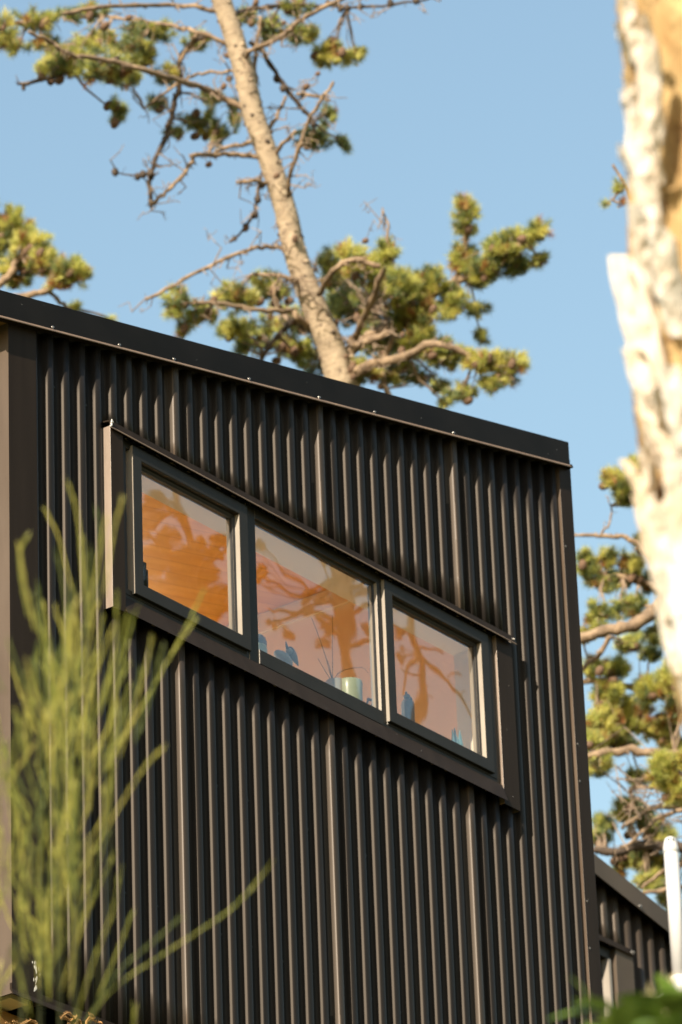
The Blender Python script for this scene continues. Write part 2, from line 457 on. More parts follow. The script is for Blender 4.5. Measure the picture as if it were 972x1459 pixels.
# corner trims (front leg + return leg), base drip
mb = MB()
mb.prism([(XL, -.003), (TL, -.003), (TL, .026), (TL - .004, .026), (TL - .004, .001), (XL + .004, .001), (XL + .004, .16), (XL, .16)], .0, 2.5, 'z', 0,
         lambda v: (v[0], v[1], v[2] if v[2] < 1 else zbot(v[0]) + .03))
for z in (.06, .58, 1.14, 1.70): screw(mb, (XL, .055, z), .0045, .005, 1, (-1, 0, 0))
rr = random.Random(3)
for i in range(34):
    t = rr.random(); p = atY(52 - 2 * t + rr.gauss(0, 2.0 * (1 - t) + .8), 1370 + 45 * t ** 1.2, -.0034)
    mb.ell((p[0], -.0032, p[2]), (rr.uniform(.0008, .0022), .0007, rr.uniform(.002, .008)), None, 8, 5, 2)
screw(mb, (.118, -.003, 1.28), .002, .002, 1, washer=False); screw(mb, (.04, -.003, .9), .002, .002, 1, washer=False)
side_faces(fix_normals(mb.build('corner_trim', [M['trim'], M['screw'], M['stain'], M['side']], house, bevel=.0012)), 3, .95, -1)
mb = MB()
mb.prism([(TR, .026), (TR, -.0085), (XR, -.0085), (XR, .14), (XR - .004, .14), (XR - .004, -.0045), (TR + .004, -.0045), (TR + .004, .026)], .0, 2.5, 'z', 0,
         lambda v: (v[0], v[1], v[2] if v[2] < 1 else zbot(v[0]) + .03))
for px, py in ((797, 775), (812, 1056), (817, 1110), (835, 1350), (833, 1284)):
    p = atY(px, py, -.003); screw(mb, (TR + .012, -.0085, p[2]), .0026, .003, 1)
for px, py in ((823, 1064), (836, 1282)):
    p = atY(px, py, -.003); screw(mb, (p[0], -.0085, p[2]), .0016, .002, 1, washer=False)
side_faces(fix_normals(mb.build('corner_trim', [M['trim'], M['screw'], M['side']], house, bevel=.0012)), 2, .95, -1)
mb = MB()
mb.prism([(-.004, .030), (-.004, .012), (-.010, -.004), (-.008, -.006), (.003, .012), (.003, .030)], -.003, XR, 'x')
fix_normals(mb.build('base_drip_trim', M['trim'], house))
# roof: four slabs round an added unseen skylight lighting the room, fascia, hem
SKX0, SKX1, SKY0, SKY1 = .22, 2.78, 1.52, 3.62
def slab(mb, x0, x1, y0, y1, t0, t1, mi=0):
    mb.prism([(x0, y0), (x1, y0), (x1, y1), (x0, y1)], 0, 1, 'z', mi, lambda v: (v[0], v[1], ztop(v[0]) + (t1 if v[2] > .5 else t0)))
mb = MB()
yr = YF + .004
for a in ((XO + .004, xfr - .003, yr, SKY0), (XO + .004, SKX0, SKY0, SKY1), (SKX1, xfr - .003, SKY0, SKY1), (XO + .004, xfr - .003, SKY1, DEP + .1)):
    slab(mb, *a, -.088, -.003)
roof = mb.build('roof', M['roof'], house)
mb = MB()
slab(mb, XO + .01, xfr - .02, YF + .008, -.001, -.094, -.0885)
mb.build('soffit', M['trim'], house)
mb = MB(); slab(mb, XO + .01, -.004, .0, DEP, -.094, -.0885)
mb.build('soffit', M['ply'], house)
mb = MB()     # fascia: face, kicked hem, top cap; gable-end fascia on the right and the eave on the left
def fas(pts, mi=0):
    mb.prism(pts, XO, xfr, 'x', mi, lambda v: (v[0], v[1], (ztop(v[0]) if v[2] > .5 else zbot(v[0])) + (v[2] - 1 if v[2] > .5 else v[2])))
fas([(YF, 0.0), (YF, 1.0), (YF + .03, 1.003), (YF + .03, .999), (YF + .003, .997), (YF + .003, .0)])
fas([(YF, .0), (YF - .0085, -.0095), (YF - .0082, -.0115), (YF - .004, -.0115), (YF + .003, -.0012), (YF + .003, -.0002)], 2)
for px, py in ((75, 461), (248, 510), (355, 539.5), (455, 567), (534, 590), (646.5, 619), (170, 487)):
    p = atY(px, py, YF); screw(mb, (p[0], YF, zbot(p[0]) + .0055), .0034, .0045, 1)
for px, py in ((31, 434), (63, 435), (280, 513), (781, 647), (793, 641), (437, 545), (600, 596)):
    p = atY(px, py, YF); screw(mb, (p[0], YF, p[2]), .0014, .0016, 1, washer=False)
fix_normals(mb.build('fascia', [M['fascia'], M['screw'], M['hem']], house))
mb = MB()
def endf(x0, x1):
    zt, zb = ztop(x0), zbot(x0)
    mb.box(min(x0, x1), max(x0, x1), YF + .0035, DEP + .1, zb, zt - .001)
endf(XO, XO + .003); fix_normals(mb.build('gable_fascia', M['fascia'], house)); mb = MB(); endf(xfr, xfr - .003)
mb.prism([(xfr - .001, zbot(xfr)), (xfr + .0085, zbot(xfr) - .0095), (xfr + .0078, zbot(xfr) - .0112), (xfr - .001, zbot(xfr) - .0015)], YF - .0085, DEP + .1, 'y')
fix_normals(mb.build('gable_fascia', M['fascia'], house))
# side walls: the left one has an added unseen window letting sun into the room
SWY0, SWY1, SWZ0, SWZ1 = .55, 3.3, .45, 1.92
turn = lambda x, y, z: (y, x, z)
mb = MB(); zt0 = lambda x: ztop(0) - .095
for a, b, z0, z1 in ((.16, SWY0, lambda x: .012, zt0), (SWY1, DEP, lambda x: .012, zt0), (SWY0, SWY1, lambda x: .012, lambda x: SWZ0), (SWY0, SWY1, lambda x: SWZ1, zt0)):
    sheet(mb, profile(a, b, .30, PITCH, DP), z0, z1, 3, turn)
for a, b, z0, z1 in ((.161, SWY0, .0, zt0(0)), (SWY1, DEP, .0, zt0(0)), (SWY0 + .0005, SWY1 - .0005, .0, SWZ0), (SWY0 + .0005, SWY1 - .0005, SWZ1, zt0(0))):
    mb.box(XL + .024, XL + .10, a, b, z0, z1)
mb.build('side_wall', M['clad'], house)
mb = MB(); sheet(mb, profile(.14, DEP, .30, PITCH, DP), lambda x: .012, lambda x: ztop(XR) - .095, 4, lambda x, y, z: (XR - y, x, z))
mb.build('side_wall', M['clad'], house)
mb = MB()
for a, b, c_, d in ((SWY0, SWY0 + .05, SWZ0, SWZ1), (SWY1 - .05, SWY1, SWZ0, SWZ1), (SWY0 + .05, SWY1 - .05, SWZ0, SWZ0 + .05), (SWY0 + .05, SWY1 - .05, SWZ1 - .05, SWZ1), (1.9, 1.95, SWZ0 + .05, SWZ1 - .05)):
    mb.box(-.012, .05, a, b, c_, d)
sw = mb.build('window', M['frame'], house); sw['label'] = 'added unseen window in the side wall, lets sun into the room'
mb = MB(); mb.add([(.02, SWY0 + .04, SWZ0 + .04), (.02, SWY1 - .04, SWZ0 + .04), (.02, SWY1 - .04, SWZ1 - .04), (.02, SWY0 + .04, SWZ1 - .04)], [(0, 1, 2, 3)]); mb.build('pane', M['glass'], sw)
# timber carcass of the front wall, right wall, rear wall
IX0, IX1 = .102, XR - .13
CEIL = lambda x: 2.56 + SL * (x - 2.85)
WZ0, WZ1 = z_st - .01, z_hf - .012
mb = MB()
FX0, FX1 = JL1 - .004, JR0 + .01
def top(x): return ztop(x) - .09
def fwall(x0, x1, z0, z1f): mb.prism([(x0, .027), (x1, .027), (x1, .15), (x0, .15)], 0, 1, 'z', 0, lambda v: (v[0], v[1], z1f(v[0]) if v[2] > .5 else z0))
fwall(XL + .027, FX0, .0, top); fwall(FX1, XR - .027, .0, top)
fwall(FX0, FX1, .0, lambda x: WZ0); fwall(FX0, FX1, WZ1 + .02, top)
mb.build('front_wall_core', M['iwall'], house)
mb = MB(); mb.prism([(IX1, .15), (XR - .027, .15), (XR - .027, DEP), (IX1, DEP)], 0, 1, 'z', 0, lambda v: (v[0], v[1], top(v[0]) if v[2] > .5 else .2))
mb.build('room_end_wall', M['iwall'], house)
mb = MB(); mb.prism([(XL + .1, DEP), (XR - .03, DEP), (XR - .03, DEP + .08), (XL + .1, DEP + .08)], 0, 1, 'z', 0, lambda v: (v[0], v[1], top(v[0]) if v[2] > .5 else 0))
mb.build('room_rear_wall', M['iwall'], house)
mb = MB(); mb.box(XL + .103, XR - .03, .027, DEP - .001, .0, .2); mb.build('room_floor', M['ifloor'], house)
mb = MB()
def cslab(x0, x1, y0, y1): mb.prism([(x0, y0), (x1, y0), (x1, y1), (x0, y1)], 0, 1, 'z', 0, lambda v: (v[0], v[1], CEIL(v[0]) + (.015 if v[2] > .5 else 0)))
cslab(IX0, IX1 - .001, .151, SKY0); cslab(IX0, SKX0, SKY0, SKY1); cslab(SKX1, IX1 - .001, SKY0, SKY1); cslab(IX0, IX1 - .001, SKY1, DEP - .001)
mb.build('room_ceiling', M['ceil'], house)
mb = MB(); mb.prism([(.152, -.075), (SKY0, -.075), (SKY0, -.002), (.152, -.002)], IX1 - .016, IX1 - .0015, 'x', 0, lambda v: (v[0], v[1], CEIL(v[0]) + v[2]))
mb.build('wall_cornice', M['lining'], house)
mb = MB()   # shaft of the added skylight
for (x0, x1, y0, y1) in ((SKX0 - .02, SKX0, SKY0, SKY1), (SKX1, SKX1 + .02, SKY0, SKY1), (SKX0 - .02, SKX1 + .02, SKY0 - .02, SKY0), (SKX0 - .02, SKX1 + .02, SKY1, SKY1 + .02)):
    mb.prism([(x0, y0), (x1, y0), (x1, y1), (x0, y1)], 0, 1, 'z', 0, lambda v: (v[0], v[1], ztop(v[0]) - .002 if v[2] > .5 else CEIL(v[0]) + .017))
mb.build('added_skylight_shaft', M['lining'], house)
# reveal lining of the ribbon window
mb = MB()
mb.box(FX0 + .0, FX1, .034, .165, WZ1 - .006, WZ1 + .018)
mb.box(FX0, FX0 + .012, .034, .160, WZ0 + .02, WZ1 - .0065); mb.box(FX1 - .012, FX1, .034, .160, WZ0 + .02, WZ1 - .0065)
SHELF = WZ0 + .019
mb.box(FX0 + .0, FX1, .040, .20, WZ0 + .001, SHELF)
mb.build('window_reveal', M['lining'], house)
# wooden base below the cladding
mb = MB(); mb.box(.030, 2.93, .09, DEP - .05, -1.3, -.011); mb.build('plywood_skirting', M['ply'], house)

# flashings round the windows
mb = MB()
zjb = float(atY(150, 860, -.024)[2])
mb.prism([(JL0, .03), (JL0, -.024), (JL1, -.024), (JL1, .028), (JL1 - .003, .028), (JL1 - .003, -.021), (JL0 + .003, -.021), (JL0 + .003, .03)], z_sb + .0, z_hf + .006, 'z')
screw(mb, (JL0 + .045, -.024, 1.69), .0014, .0016, 1, washer=False)
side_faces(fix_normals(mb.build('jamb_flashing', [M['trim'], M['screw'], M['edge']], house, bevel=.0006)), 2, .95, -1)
mb = MB()
mb.prism([(JR0, .028), (JR0, -.0135), (JR1, -.0135), (JR1, .024), (JR1 - .003, .024), (JR1 - .003, -.0105), (JR0 + .003, -.0105), (JR0 + .003, .028)], z_sb - .004, z_hf + .004, 'z')
for px, py in ((725, 977), (722, 1040), (730.5, 1135)):
    p = atY(px, py, -.0135); screw(mb, (p[0], -.0135, p[2]), .0016, .0018, 1, washer=False)
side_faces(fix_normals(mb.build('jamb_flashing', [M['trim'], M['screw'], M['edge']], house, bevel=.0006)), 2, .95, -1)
mb = MB()
mb.prism([(-.030, z_sb), (-.009, z_st), (.03, z_st + .008), (.03, z_st + .004), (-.006, z_st - .004), (-.027, z_sb + .001)], JL1 + .0006, JR0 - .0006, 'x')
for px, py in ((355, 928), (412, 985), (600, 1070), (567, 1046), (292, 913), (462, 1010)):
    p = atY(px, py, -.018); t = (p[2] - z_sb) / (z_st - z_sb); screw(mb, (p[0], -.030 + .021 * max(0.1, min(.9, t)), p[2]), .0013, .0014, 1, washer=False)
fix_normals(mb.build('sill_flashing', [M['trim'], M['screw']], house))
mb = MB()
hx0, hx1 = JL0 - .002, JR1 + .004
mb.prism([(.018, z_hf + .030), (-.024, z_hf + .024), (-.0265, z_hf + .003), (-.024, z_hf + .003), (-.021, z_hf + .020), (.018, z_hf + .026)], hx0, hx1, 'x')
mb.prism([(-.0265, z_hf + .0028), (-.0325, z_hf - .0035), (-.0322, z_hf - .0055), (-.0295, z_hf - .0055), (-.024, z_hf + .0015)], hx0, hx1, 'x', 1)
fix_normals(mb.build('head_flashing', [M['trim'], M['hem']], house))
rr = random.Random(5)
for c, n, s in (((hx0 + .004, -.030, z_hf + .011), 10, .009), ((hx1 - .012, -.027, z_hf + .014), 5, .004)):
    mb = MB()
    for i in range(n):
        mb.ell((c[0] + rr.gauss(0, s * .35), c[1] + rr.gauss(0, .001), c[2] + rr.gauss(0, s * .55)), (s * .35, .0025, s * .4), None, 8, 6)
    mb.build('lit_flashing_tab', M['tab_lit'], house, smooth=True)  # pale lumps painting the sunlit ends of the head flashing

# three windows -----------------------------------------------------
def pane_mesh(x0, x1, z0, z1, y):
    m_ = MB()
    m_.add([(x0, y, z0), (x1, y, z0), (x1, y, z1), (x0, y, z1)], [(0, 1, 2, 3)])
    return m_
ys, yg, yf = -.016, .011, -.002
X = lambda px, py, y: float(atY(px, py, y)[0])
Z = lambda px, py, y: float(atY(px, py, y)[2])
zt_s, zb_s = Z(354, 722, ys), (Z(192, 844, ys) + Z(705, 1102, ys)) / 2
zt_s = min(zt_s, z_hf - .012)
s1 = (X(190.5, 700, ys), X(355.5, 820, ys)); s3 = (X(552, 930, ys), X(701, 1010, ys))
wd1 = (X(206, 750, ys) - s1[0] + 0, )[0]
F0, F1 = JL1 + .006, JR0 - .006
zf0, zf1 = z_st + .004, z_hf + .004
print('sash', s1, s3, zb_s, zt_s, 'wd', wd1, 'F', F0, F1)
WS = .052
xm1 = s1[1] + .006; xm2 = s3[0] - .010
def sash_prof(w_): return [(0, .02), (0, ys + .0015), (.0015, ys), (w_ - .012, ys), (w_ - .010, ys + .0015), (w_ - .010, yg - .006), (w_, yg - .006), (w_, .03), (w_ - .02, .03), (w_ - .02, .02)]
def frame_prof(w_, y): return [(0, .03), (0, y), (w_, y), (w_, .03)]
for k, (a, b, sash) in enumerate(((F0, xm1, s1), (xm1 + .0005, xm2, None), (xm2 + .0005, F1, s3))):
    fm = MB()
    if sash:
        ins = .03
        fm.ring(a, b, zf0, zf1, .03, [(0, .034), (0, yf), (.012, yf), (.012, ys + .012), (.030, ys + .012), (.030, .034)])
    else:
        gx0, gx1, gz0, gz1 = X(360.5, 830, yg), X(531, 920, yg), Z(365, 928, yg), Z(360, 741, yg)
        print('fixed', gx0, gx1, gz0, gz1, a, b)
        gz1 = min(gz1, z_hf - .02)
        fm.box(a, gx0, yf - .002, .034, zf0, zf1); fm.box(b - .002 - (b - gx1 - .016), b, yf - .002, .034, zf0, zf1)
        fm.box(gx0 + .0004, gx1 + .015, yf - .002, .034, gz1, zf1); fm.box(gx0 + .0004, gx1 + .015, yf - .005, .034, zf0, gz0)
        fm.box(gx0 + .0004, gx1 + .015, yf - .0052, yf - .0005, gz0 - .014, gz0 - .011)
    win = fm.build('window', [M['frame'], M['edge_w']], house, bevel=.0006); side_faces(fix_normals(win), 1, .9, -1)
    if sash:
        x0, x1 = sash
        sm = MB(); sm.ring(x0, x1, zb_s, zt_s, WS, sash_prof(WS))
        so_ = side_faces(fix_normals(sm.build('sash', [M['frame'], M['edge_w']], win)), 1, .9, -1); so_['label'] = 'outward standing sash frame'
        gm = MB(); gm.ring(x0 + WS - .006, x1 - WS + .006, zb_s + WS - .006, zt_s - WS + .006, .009, [(-.003, yg - .0085), (-.003, yg - .0055), (.0065, yg - .0055), (.0065, yg + .003), (.009, yg + .003), (.009, yg - .004)])
        fix_normals(gm.build('gasket', M['gasket'], win))
        pane_mesh(x0 + WS - .004, x1 - WS + .004, zb_s + WS - .004, zt_s - WS + .004, yg + .001).build('pane', M['glass'], win)
        if k == 0:
            p = atY(207, 828, .03); lm = MB()
            lm.box(x0 + WS - .01, float(atY(210.5, 815, .032)[0]), .030, .042, zb_s + WS - .01, float(atY(209, 812, .032)[2])); lm.box(x0 + WS - .01, float(atY(208, 800, .032)[0]), .030, .040, zb_s + WS, float(atY(207, 802, .032)[2]))
            lm.build('latch', M['gasket'], win)
    else:
        gm = MB(); gm.ring(gx0 + .001, gx1 + .014, gz0 + .0005, gz1 - .0005, .006, [(0, yg - .004), (0, yg + .003), (.006, yg + .003), (.006, yg - .001)])
        fix_normals(gm.build('gasket', M['gasket'], win))
        pane_mesh(gx0, gx1 + .016, gz0, gz1, yg + .001).build('pane', M['glass'], win)
    win['label'] = ['opening window at the left end of the ribbon', 'wide fixed middle window', 'opening window at the right end of the ribbon'][k]

# ------------------------------------------------------------------ things on the window shelf
def rest(px, py, y=.09): return atY(px, py, y)
def scene_bird(px, py, ln, yaw, label, parts, y=.095):
    c = rest(px, py, y); zb = SHELF
    o = empty('bird_figurine', (c[0], y, zb), label, 'figurine', 'ceramic birds on the window shelf')
    parts(o, c); return o


def bird_a(o, c):      # pale body, dark folded wings and tail, head looking down the shelf
    m_ = MB(); rot = Matrix.Rotation(R(-8), 3, 'Y')
    zt = c[2]
    m_.lathe((c[0], .095, SHELF), [(.018, 0), (.020, .004), (.012, .008), (.008, .02), (.012, zt - SHELF - .012)], 14)
    m_.ell((c[0] - .006, .095, zt), (.045, .022, .017), Matrix.Rotation(R(14), 3, 'Y'), 18, 12, 0, lambda p: Vector((p.x, p.y * (1 - .35 * max(0, p.x / .05)), p.z * (1 - .3 * max(0, p.x / .05)))))
    m_.ell((c[0] + .006, .082, zt + .026), (.012, .011, .011), None, 14, 9)
    m_.build('body', M['cer_p'], o, smooth=True)
    w_ = MB()
    w_.ell((c[0] + .034, .086, zt + .018), (.036, .010, .017), Matrix.Rotation(R(46), 3, 'Y'), 18, 12, 0, lambda p: Vector((p.x, p.y * (1.1 - p.x / .06), p.z * (1 - .75 * max(0, p.x / .04)))))
    w_.build('wing', M['cer_b'], o, smooth=True)
    b_ = MB(); b_.tube([(c[0] - .004, .080, zt + .030), (c[0] - .012, .078, zt + .040), (c[0] - .016, .077, zt + .052)], [.006, .004, .0008], 8)
    b_.build('beak', M['cer_b'], o, smooth=True)


scene_bird(406, 939, .1, 0, 'pale blue-grey ceramic bird with dark folded wing, beak up, in middle window', bird_a)


def bird_b(o, c):
    zt = c[2]
    m_ = MB(); m_.lathe((c[0], .095, SHELF), [(.016, 0), (.022, .006), (.030, .03), (.031, zt - SHELF - .012), (.028, zt - SHELF), (.01, zt - SHELF + .004)], 20)
    m_.build('body', M['cer_y'], o, smooth=True)
    w_ = MB(); w_.ell((c[0] + .004, .093, zt + .010), (.030, .024, .034), Matrix.Rotation(R(18), 3, 'Y'), 18, 12)
    w_.build('wing', M['cer_b'], o, smooth=True)
    b_ = MB(); b_.tube([(c[0] - .02, .08, zt + .02), (c[0] - .036, .075, zt + .018), (c[0] - .046, .073, zt + .014)], [.009, .006, .001], 8)
    b_.build('beak', M['cer_b'], o, smooth=True)


scene_bird(367, 921, .1, 0, 'blue-backed ceramic bird with pale green belly, half hidden behind the mullion', bird_b)

c = rest(581, 1004)
o = empty('jug_figurine', (c[0], .09, SHELF), 'blue-grey glazed figurine with round body and knobbed head in right window', 'figurine')
h = c[2] - SHELF
m_ = MB(); m_.lathe((c[0], .09, SHELF), [(.012, 0), (.015, .004), (.018, h * .35), (.022, h * .7), (.022, h), (.018, h + .012), (.010, h + .018)], 22); m_.build('body', M['cer_b'], o, smooth=True)
m_ = MB(); m_.ell((c[0] - .005, .088, SHELF + h + .025), (.013, .012, .011), None, 16, 10); m_.ell((c[0] - .008, .088, SHELF + h + .038), (.0045, .0045, .006), None, 10, 7)
m_.tube([(c[0] + .004, .085, SHELF + h + .025), (c[0] + .013, .083, SHELF + h + .023), (c[0] + .018, .082, SHELF + h + .019)], [.006, .0035, .0008], 8)
m_.build('head', M['cer_b'], o, smooth=True)

c = rest(650, 1049)
mb = MB(); rr = random.Random(9)
for i, (dx, hh, wv) in enumerate(((-.018, .030, .008), (-.006, .042, .012), (.006, .036, .010), (.018, .020, .010), (.026, .014, .007), (-.026, .020, .007))):
    b0 = Vector((c[0] + dx, .09 + rr.uniform(-.01, .01), SHELF)); tp = b0 + Vector((dx * .35, rr.uniform(-.01, .01), c[2] - SHELF - .014 + hh))
    mid = b0.lerp(tp, .72)
    mb.tube([b0, mid, tp], [wv, wv * .95, .0012], 6)
tag(mb.build('glass_ornament', M['teal'], None, loc=(c[0], .09, SHELF)), 'small teal crystal cluster with pointed tips low in the right window', 'ornament')

c0 = rest(497, 969, .10); pr = (rest(512, 975, .10)[0] - rest(484, 968, .10)[0]) / 2 * .80
pc = (float(rest(498, 972, .10)[0]), .10)
o = empty('plant_pot', (pc[0], pc[1], SHELF), 'pale green straight-sided ceramic pot at the right of the middle window', 'pot')
hp = float(rest(498, 972, .10)[2]) - SHELF
m_ = MB(); m_.lathe((pc[0], pc[1], SHELF), [(pr * .82, 0), (pr * .86, .004), (pr * .98, hp * .8), (pr, hp - .003), (pr * .97, hp), (pr * .90, hp - .002), (pr * .88, hp - .02), (pr * .2, hp - .021)], 32); m_.build('body', M['pot'], o, smooth=True)
m_ = MB(); m_.lathe((pc[0], pc[1], SHELF + hp - .016), [(pr * .86, -.004), (pr * .86, .002), (pr * .3, .006)], 20); m_.build('soil', M['stone'], o, smooth=True)
qc = (float(rest(478, 968, .13)[0]), .13); hq = float(rest(478, 971, .13)[2]) - SHELF
o = empty('potted_sprig', (qc[0], qc[1], SHELF), 'pale cup holding a few thin bare stems, beside the green pot', 'potted plant')
m_ = MB(); m_.lathe((qc[0], qc[1], SHELF), [(.024, 0), (.027, .004), (.033, hq - .002), (.031, hq), (.029, hq - .004), (.005, hq - .02)], 26); m_.build('cup', M['cup'], o, smooth=True)
for pts in (((474, 972), (464, 935), (452, 900), (444, 880)), ((474, 972), (474, 935), (474, 905), (474, 878)), ((474, 972), (464, 957), (453, 938)), ((475, 970), (481, 960), (492, 954), (505, 951.5), (516, 951), (520, 953), (525, 959)), ((474, 972), (470, 950), (466, 940))):
    m_ = MB(); m_.tube([rest(px, py, .13 - .002 * i) for i, (px, py) in enumerate(pts)], [.0013 - .00015 * i for i in range(len(pts))], 6); m_.build('stem', M['stem'], o, smooth=True)
c = rest(527, 1003, .08)
mb = MB(); pts = []
for i in range(15):
    a = R(-40 + 250 * i / 14); pts.append((c[0] + .015 * math.cos(a), .08 + .004 * math.sin(i), c[2] + .017 * math.sin(a)))
mb.tube(pts, [.0025 + .0022 * math.sin(math.pi * i / 14) for i in range(15)], 8)
mb.box(c[0] - .02, c[0] + .02, .07, .09, SHELF, float(c[2]) - .010)
tag(mb.build('carved_ring', M['ring'], None, smooth=False, loc=(c[0], .08, SHELF)), 'small dark curled wooden ring on a block, right of the green pot', 'ornament')
c = rest(462.5, 974, .07)
mb = MB(); mb.lathe((c[0], .07, SHELF), [(.010, 0), (.011, (c[2] - SHELF) * .6), (.009, c[2] - SHELF - .004), (.004, c[2] - SHELF + .004)], 10)
tag(mb.build('stone', M['stone'], None, smooth=True, loc=(c[0], .07, SHELF)), 'small dark upright stone left of the pale cup', 'stone')

# ------------------------------------------------------------------ annex behind on the right
YB = 1.5
annex = empty('annex_building', (4.2, YB, -1), 'lower dark corrugated building with falling roofline behind the house corner', 'building')
A0, A1 = atY(846, 1215.6, YB - .03), atY(947, 1296.6, YB - .03)
SB = (A1[2] - A0[2]) / (A1[0] - A0[0])
at_ = lambda x: A0[2] + SB * (x - A0[0])
B0 = atY(848, 1244, YB - .03); fh = at_(B0[0]) - B0[2]
ax0, ax1 = XR + .005, A0[0] + 2.2
rx = [float(atY(x, y, YB)[0]) for x, y in ((862, 1330), (879, 1338), (895, 1346))]
pB = (rx[2] - rx[0]) / 2; print('annex pitch', pB, rx)
hz = float(atY(880, 1350, YB - .03)[2]); hxr = float(atY(904.5, 1361, YB - .03)[0])
mb = MB()
pro = lambda a, b: profile(a, b, rx[0] + .006, pB, DP * 1.1)
sheet(mb, pro(ax0, hxr - .02), lambda x: hz + .018, lambda x: at_(x) - fh + .01, 3, y0=YB)
sheet(mb, pro(hxr - .02, ax1), lambda x: -1.2, lambda x: at_(x) - fh + .01, 6, y0=YB)
o = mb.build('wall_cladding', M['lap'], annex, smooth=True); so = o.modifiers.new('thick', 'SOLIDIFY'); so.thickness = .0012; so.offset = 0  # annex ribs share the colour lightened to look sunlit
mb = MB(); mb.prism([(ax0, YB + .03), (ax1, YB + .03), (ax1, YB + 3), (ax0, YB + 3)], 0, 1, 'z', 0, lambda v: (v[0], v[1], at_(v[0]) - .02 if v[2] > .5 else -1.2))
mb.build('wall_core', M['trim'], annex)
mb = MB()
mb.prism([(YB - .03, 0), (YB - .03, 1), (YB + 3.1, 1.003), (YB + 3.1, .99), (YB - .027, .99), (YB - .027, 0)], ax0, ax1 + .1, 'x', 0, lambda v: (v[0], v[1], at_(v[0]) + (v[2] - 1 if v[2] > .5 else v[2] - fh)))
mb.prism([(YB - .03, .0), (YB - .038, -.008), (YB - .037, -.0095), (YB - .026, -.001)], ax0, ax1 + .1, 'x', 0, lambda v: (v[0], v[1], at_(v[0]) + v[2] - fh))
p = atY(912, 1291, YB - .03); screw(mb, (p[0], YB - .03, p[2]), .005, .007, 1)
fix_normals(mb.build('fascia', [M['trim_b'], M['screw']], annex))
mb = MB()
mb.prism([(YB + .018, hz + .030), (YB - .024, hz + .024), (YB - .0265, hz + .002), (YB - .033, hz - .004), (YB - .032, hz - .006), (YB - .023, hz)], ax0, hxr, 'x')
p = atY(900, 1354, YB - .03); screw(mb, (hxr - .012, YB - .028, hz + .010), .006, .008, 1)
fix_normals(mb.build('head_flashing', [M['trim'], M['screw']], annex))
jx = float(atY(880, 1400, YB - .024)[0])
mb = MB(); mb.box(jx, hxr - .004, YB - .024, YB + .03, -1.2, hz + .002); mb.build('jamb_flashing', M['trim_b'], annex, bevel=.001)
mb = MB()
gx = float(atY(869, 1400, YB - .0)[0])
mb.box(gx, jx - .012, YB - .006, YB + .029, -.2, hz - .006); mb.box(ax0, gx - .0005, YB - .006, YB + .029, hz - .05, hz - .006)
mb.box(gx - .018, gx - .001, YB - .012, YB + .021, -.2, hz - .052, 1)
wn = mb.build('window', [M['frame'], M['edge_w']], annex)
pm = MB(); pm.add([(ax0, YB + .022, -.2), (gx, YB + .022, -.2), (gx, YB + .022, hz - .05), (ax0, YB + .022, hz - .05)], [(0, 1, 2, 3)]); pm.build('pane', M['glass'], wn)

# white vent pipe
YP = 1.36
pt, pb = atY(954.8, 1193, YP), atY(965, 1410, YP)
prd = (atY(966.5, 1230, YP)[0] - atY(944.5, 1230, YP)[0]) / 2 * .55
zt = float(pt[2]); pxx = float(pt[0])
o = empty('vent_pipe', (pxx, YP, zt - .62), 'white plastic vent pipe with slotted cap in front of the annex', 'pipe')
m_ = MB(); m_.lathe((pxx, YP, 0), [(prd * .93, zt - .60), (prd * .93, zt - .055)], 28); m_.build('pipe', M['pvc'], o, smooth=True)
m_ = MB(); m_.lathe((pxx, YP, 0), [(prd * .95, zt - .068), (prd, zt - .066), (prd * 1.0, zt - .050), (prd * .98, zt - .044), (prd * .80, zt - .016), (prd * .66, zt - .006), (prd * .40, zt - .001), (.001, zt)], 28)
capo = m_.build('cap', M['pvc'], o, smooth=True)
m_ = MB()
for dx in (-.010, .008):
    d = Vector((-.74, -.67, 0)); s_ = Vector((.67, -.74, 0))
    c_ = Vector((pxx, YP, zt - .020)) + d * (prd * .80) + s_ * dx; m_.ell(c_, (.0035, .0035, .008), None, 10, 7)
m_.build('slot', M['pvc_d'], capo, smooth=True)
m_ = MB(); m_.lathe((pxx, YP, 0), [(prd * 1.1, zt - .68), (prd * 1.22, zt - .675), (prd * 1.22, zt - .60), (prd * 1.1, zt - .595)], 28)
m_.tube([(pxx, YP, zt - .63), (pxx + .03, YP + .06, zt - .66), (pxx + .05, YP + .16, zt - .68)], prd * 1.1, 16)
m_.build('elbow', M['pvc'], o, smooth=True)

# ------------------------------------------------------------------ pines
def smooth_path(pts, k=4):
    P = [np.array(p, float) for p in pts]; out = []
    for i in range(len(P) - 1):
        p0, p1, p2, p3 = P[max(i - 1, 0)], P[i], P[i + 1], P[min(i + 2, len(P) - 1)]
        for j in range(k):
            t = j / k
            out.append(.5 * ((2 * p1) + (p2 - p0) * t + (2 * p0 - 5 * p1 + 4 * p2 - p3) * t * t + (3 * p1 - p0 - 3 * p2 + p3) * t ** 3))
    out.append(P[-1]); return out


M['needle_s'] = mat('pine_needle_shaded', (.018, .026, .010), .6, (.030, .038, .014), (3, 3, 3), trans=.1)  # mirrored pines: shade on their house side put into darker needles
M['bark_s'] = mat('pine_bark_shaded', (.050, .036, .026), .9, (.085, .062, .044), (20, 20, 10), 5, .006, (40, 40, 20))  # bark of the same pines, darkened to stand for shade
NEED_S = [M['needle_s']] * 4 + [M['bark_s'], M['bark_s']]
NEED = [M['needle'], M['needle_y'], M['needle_d'], M['needle_r'], M['twig'], M['cone']]


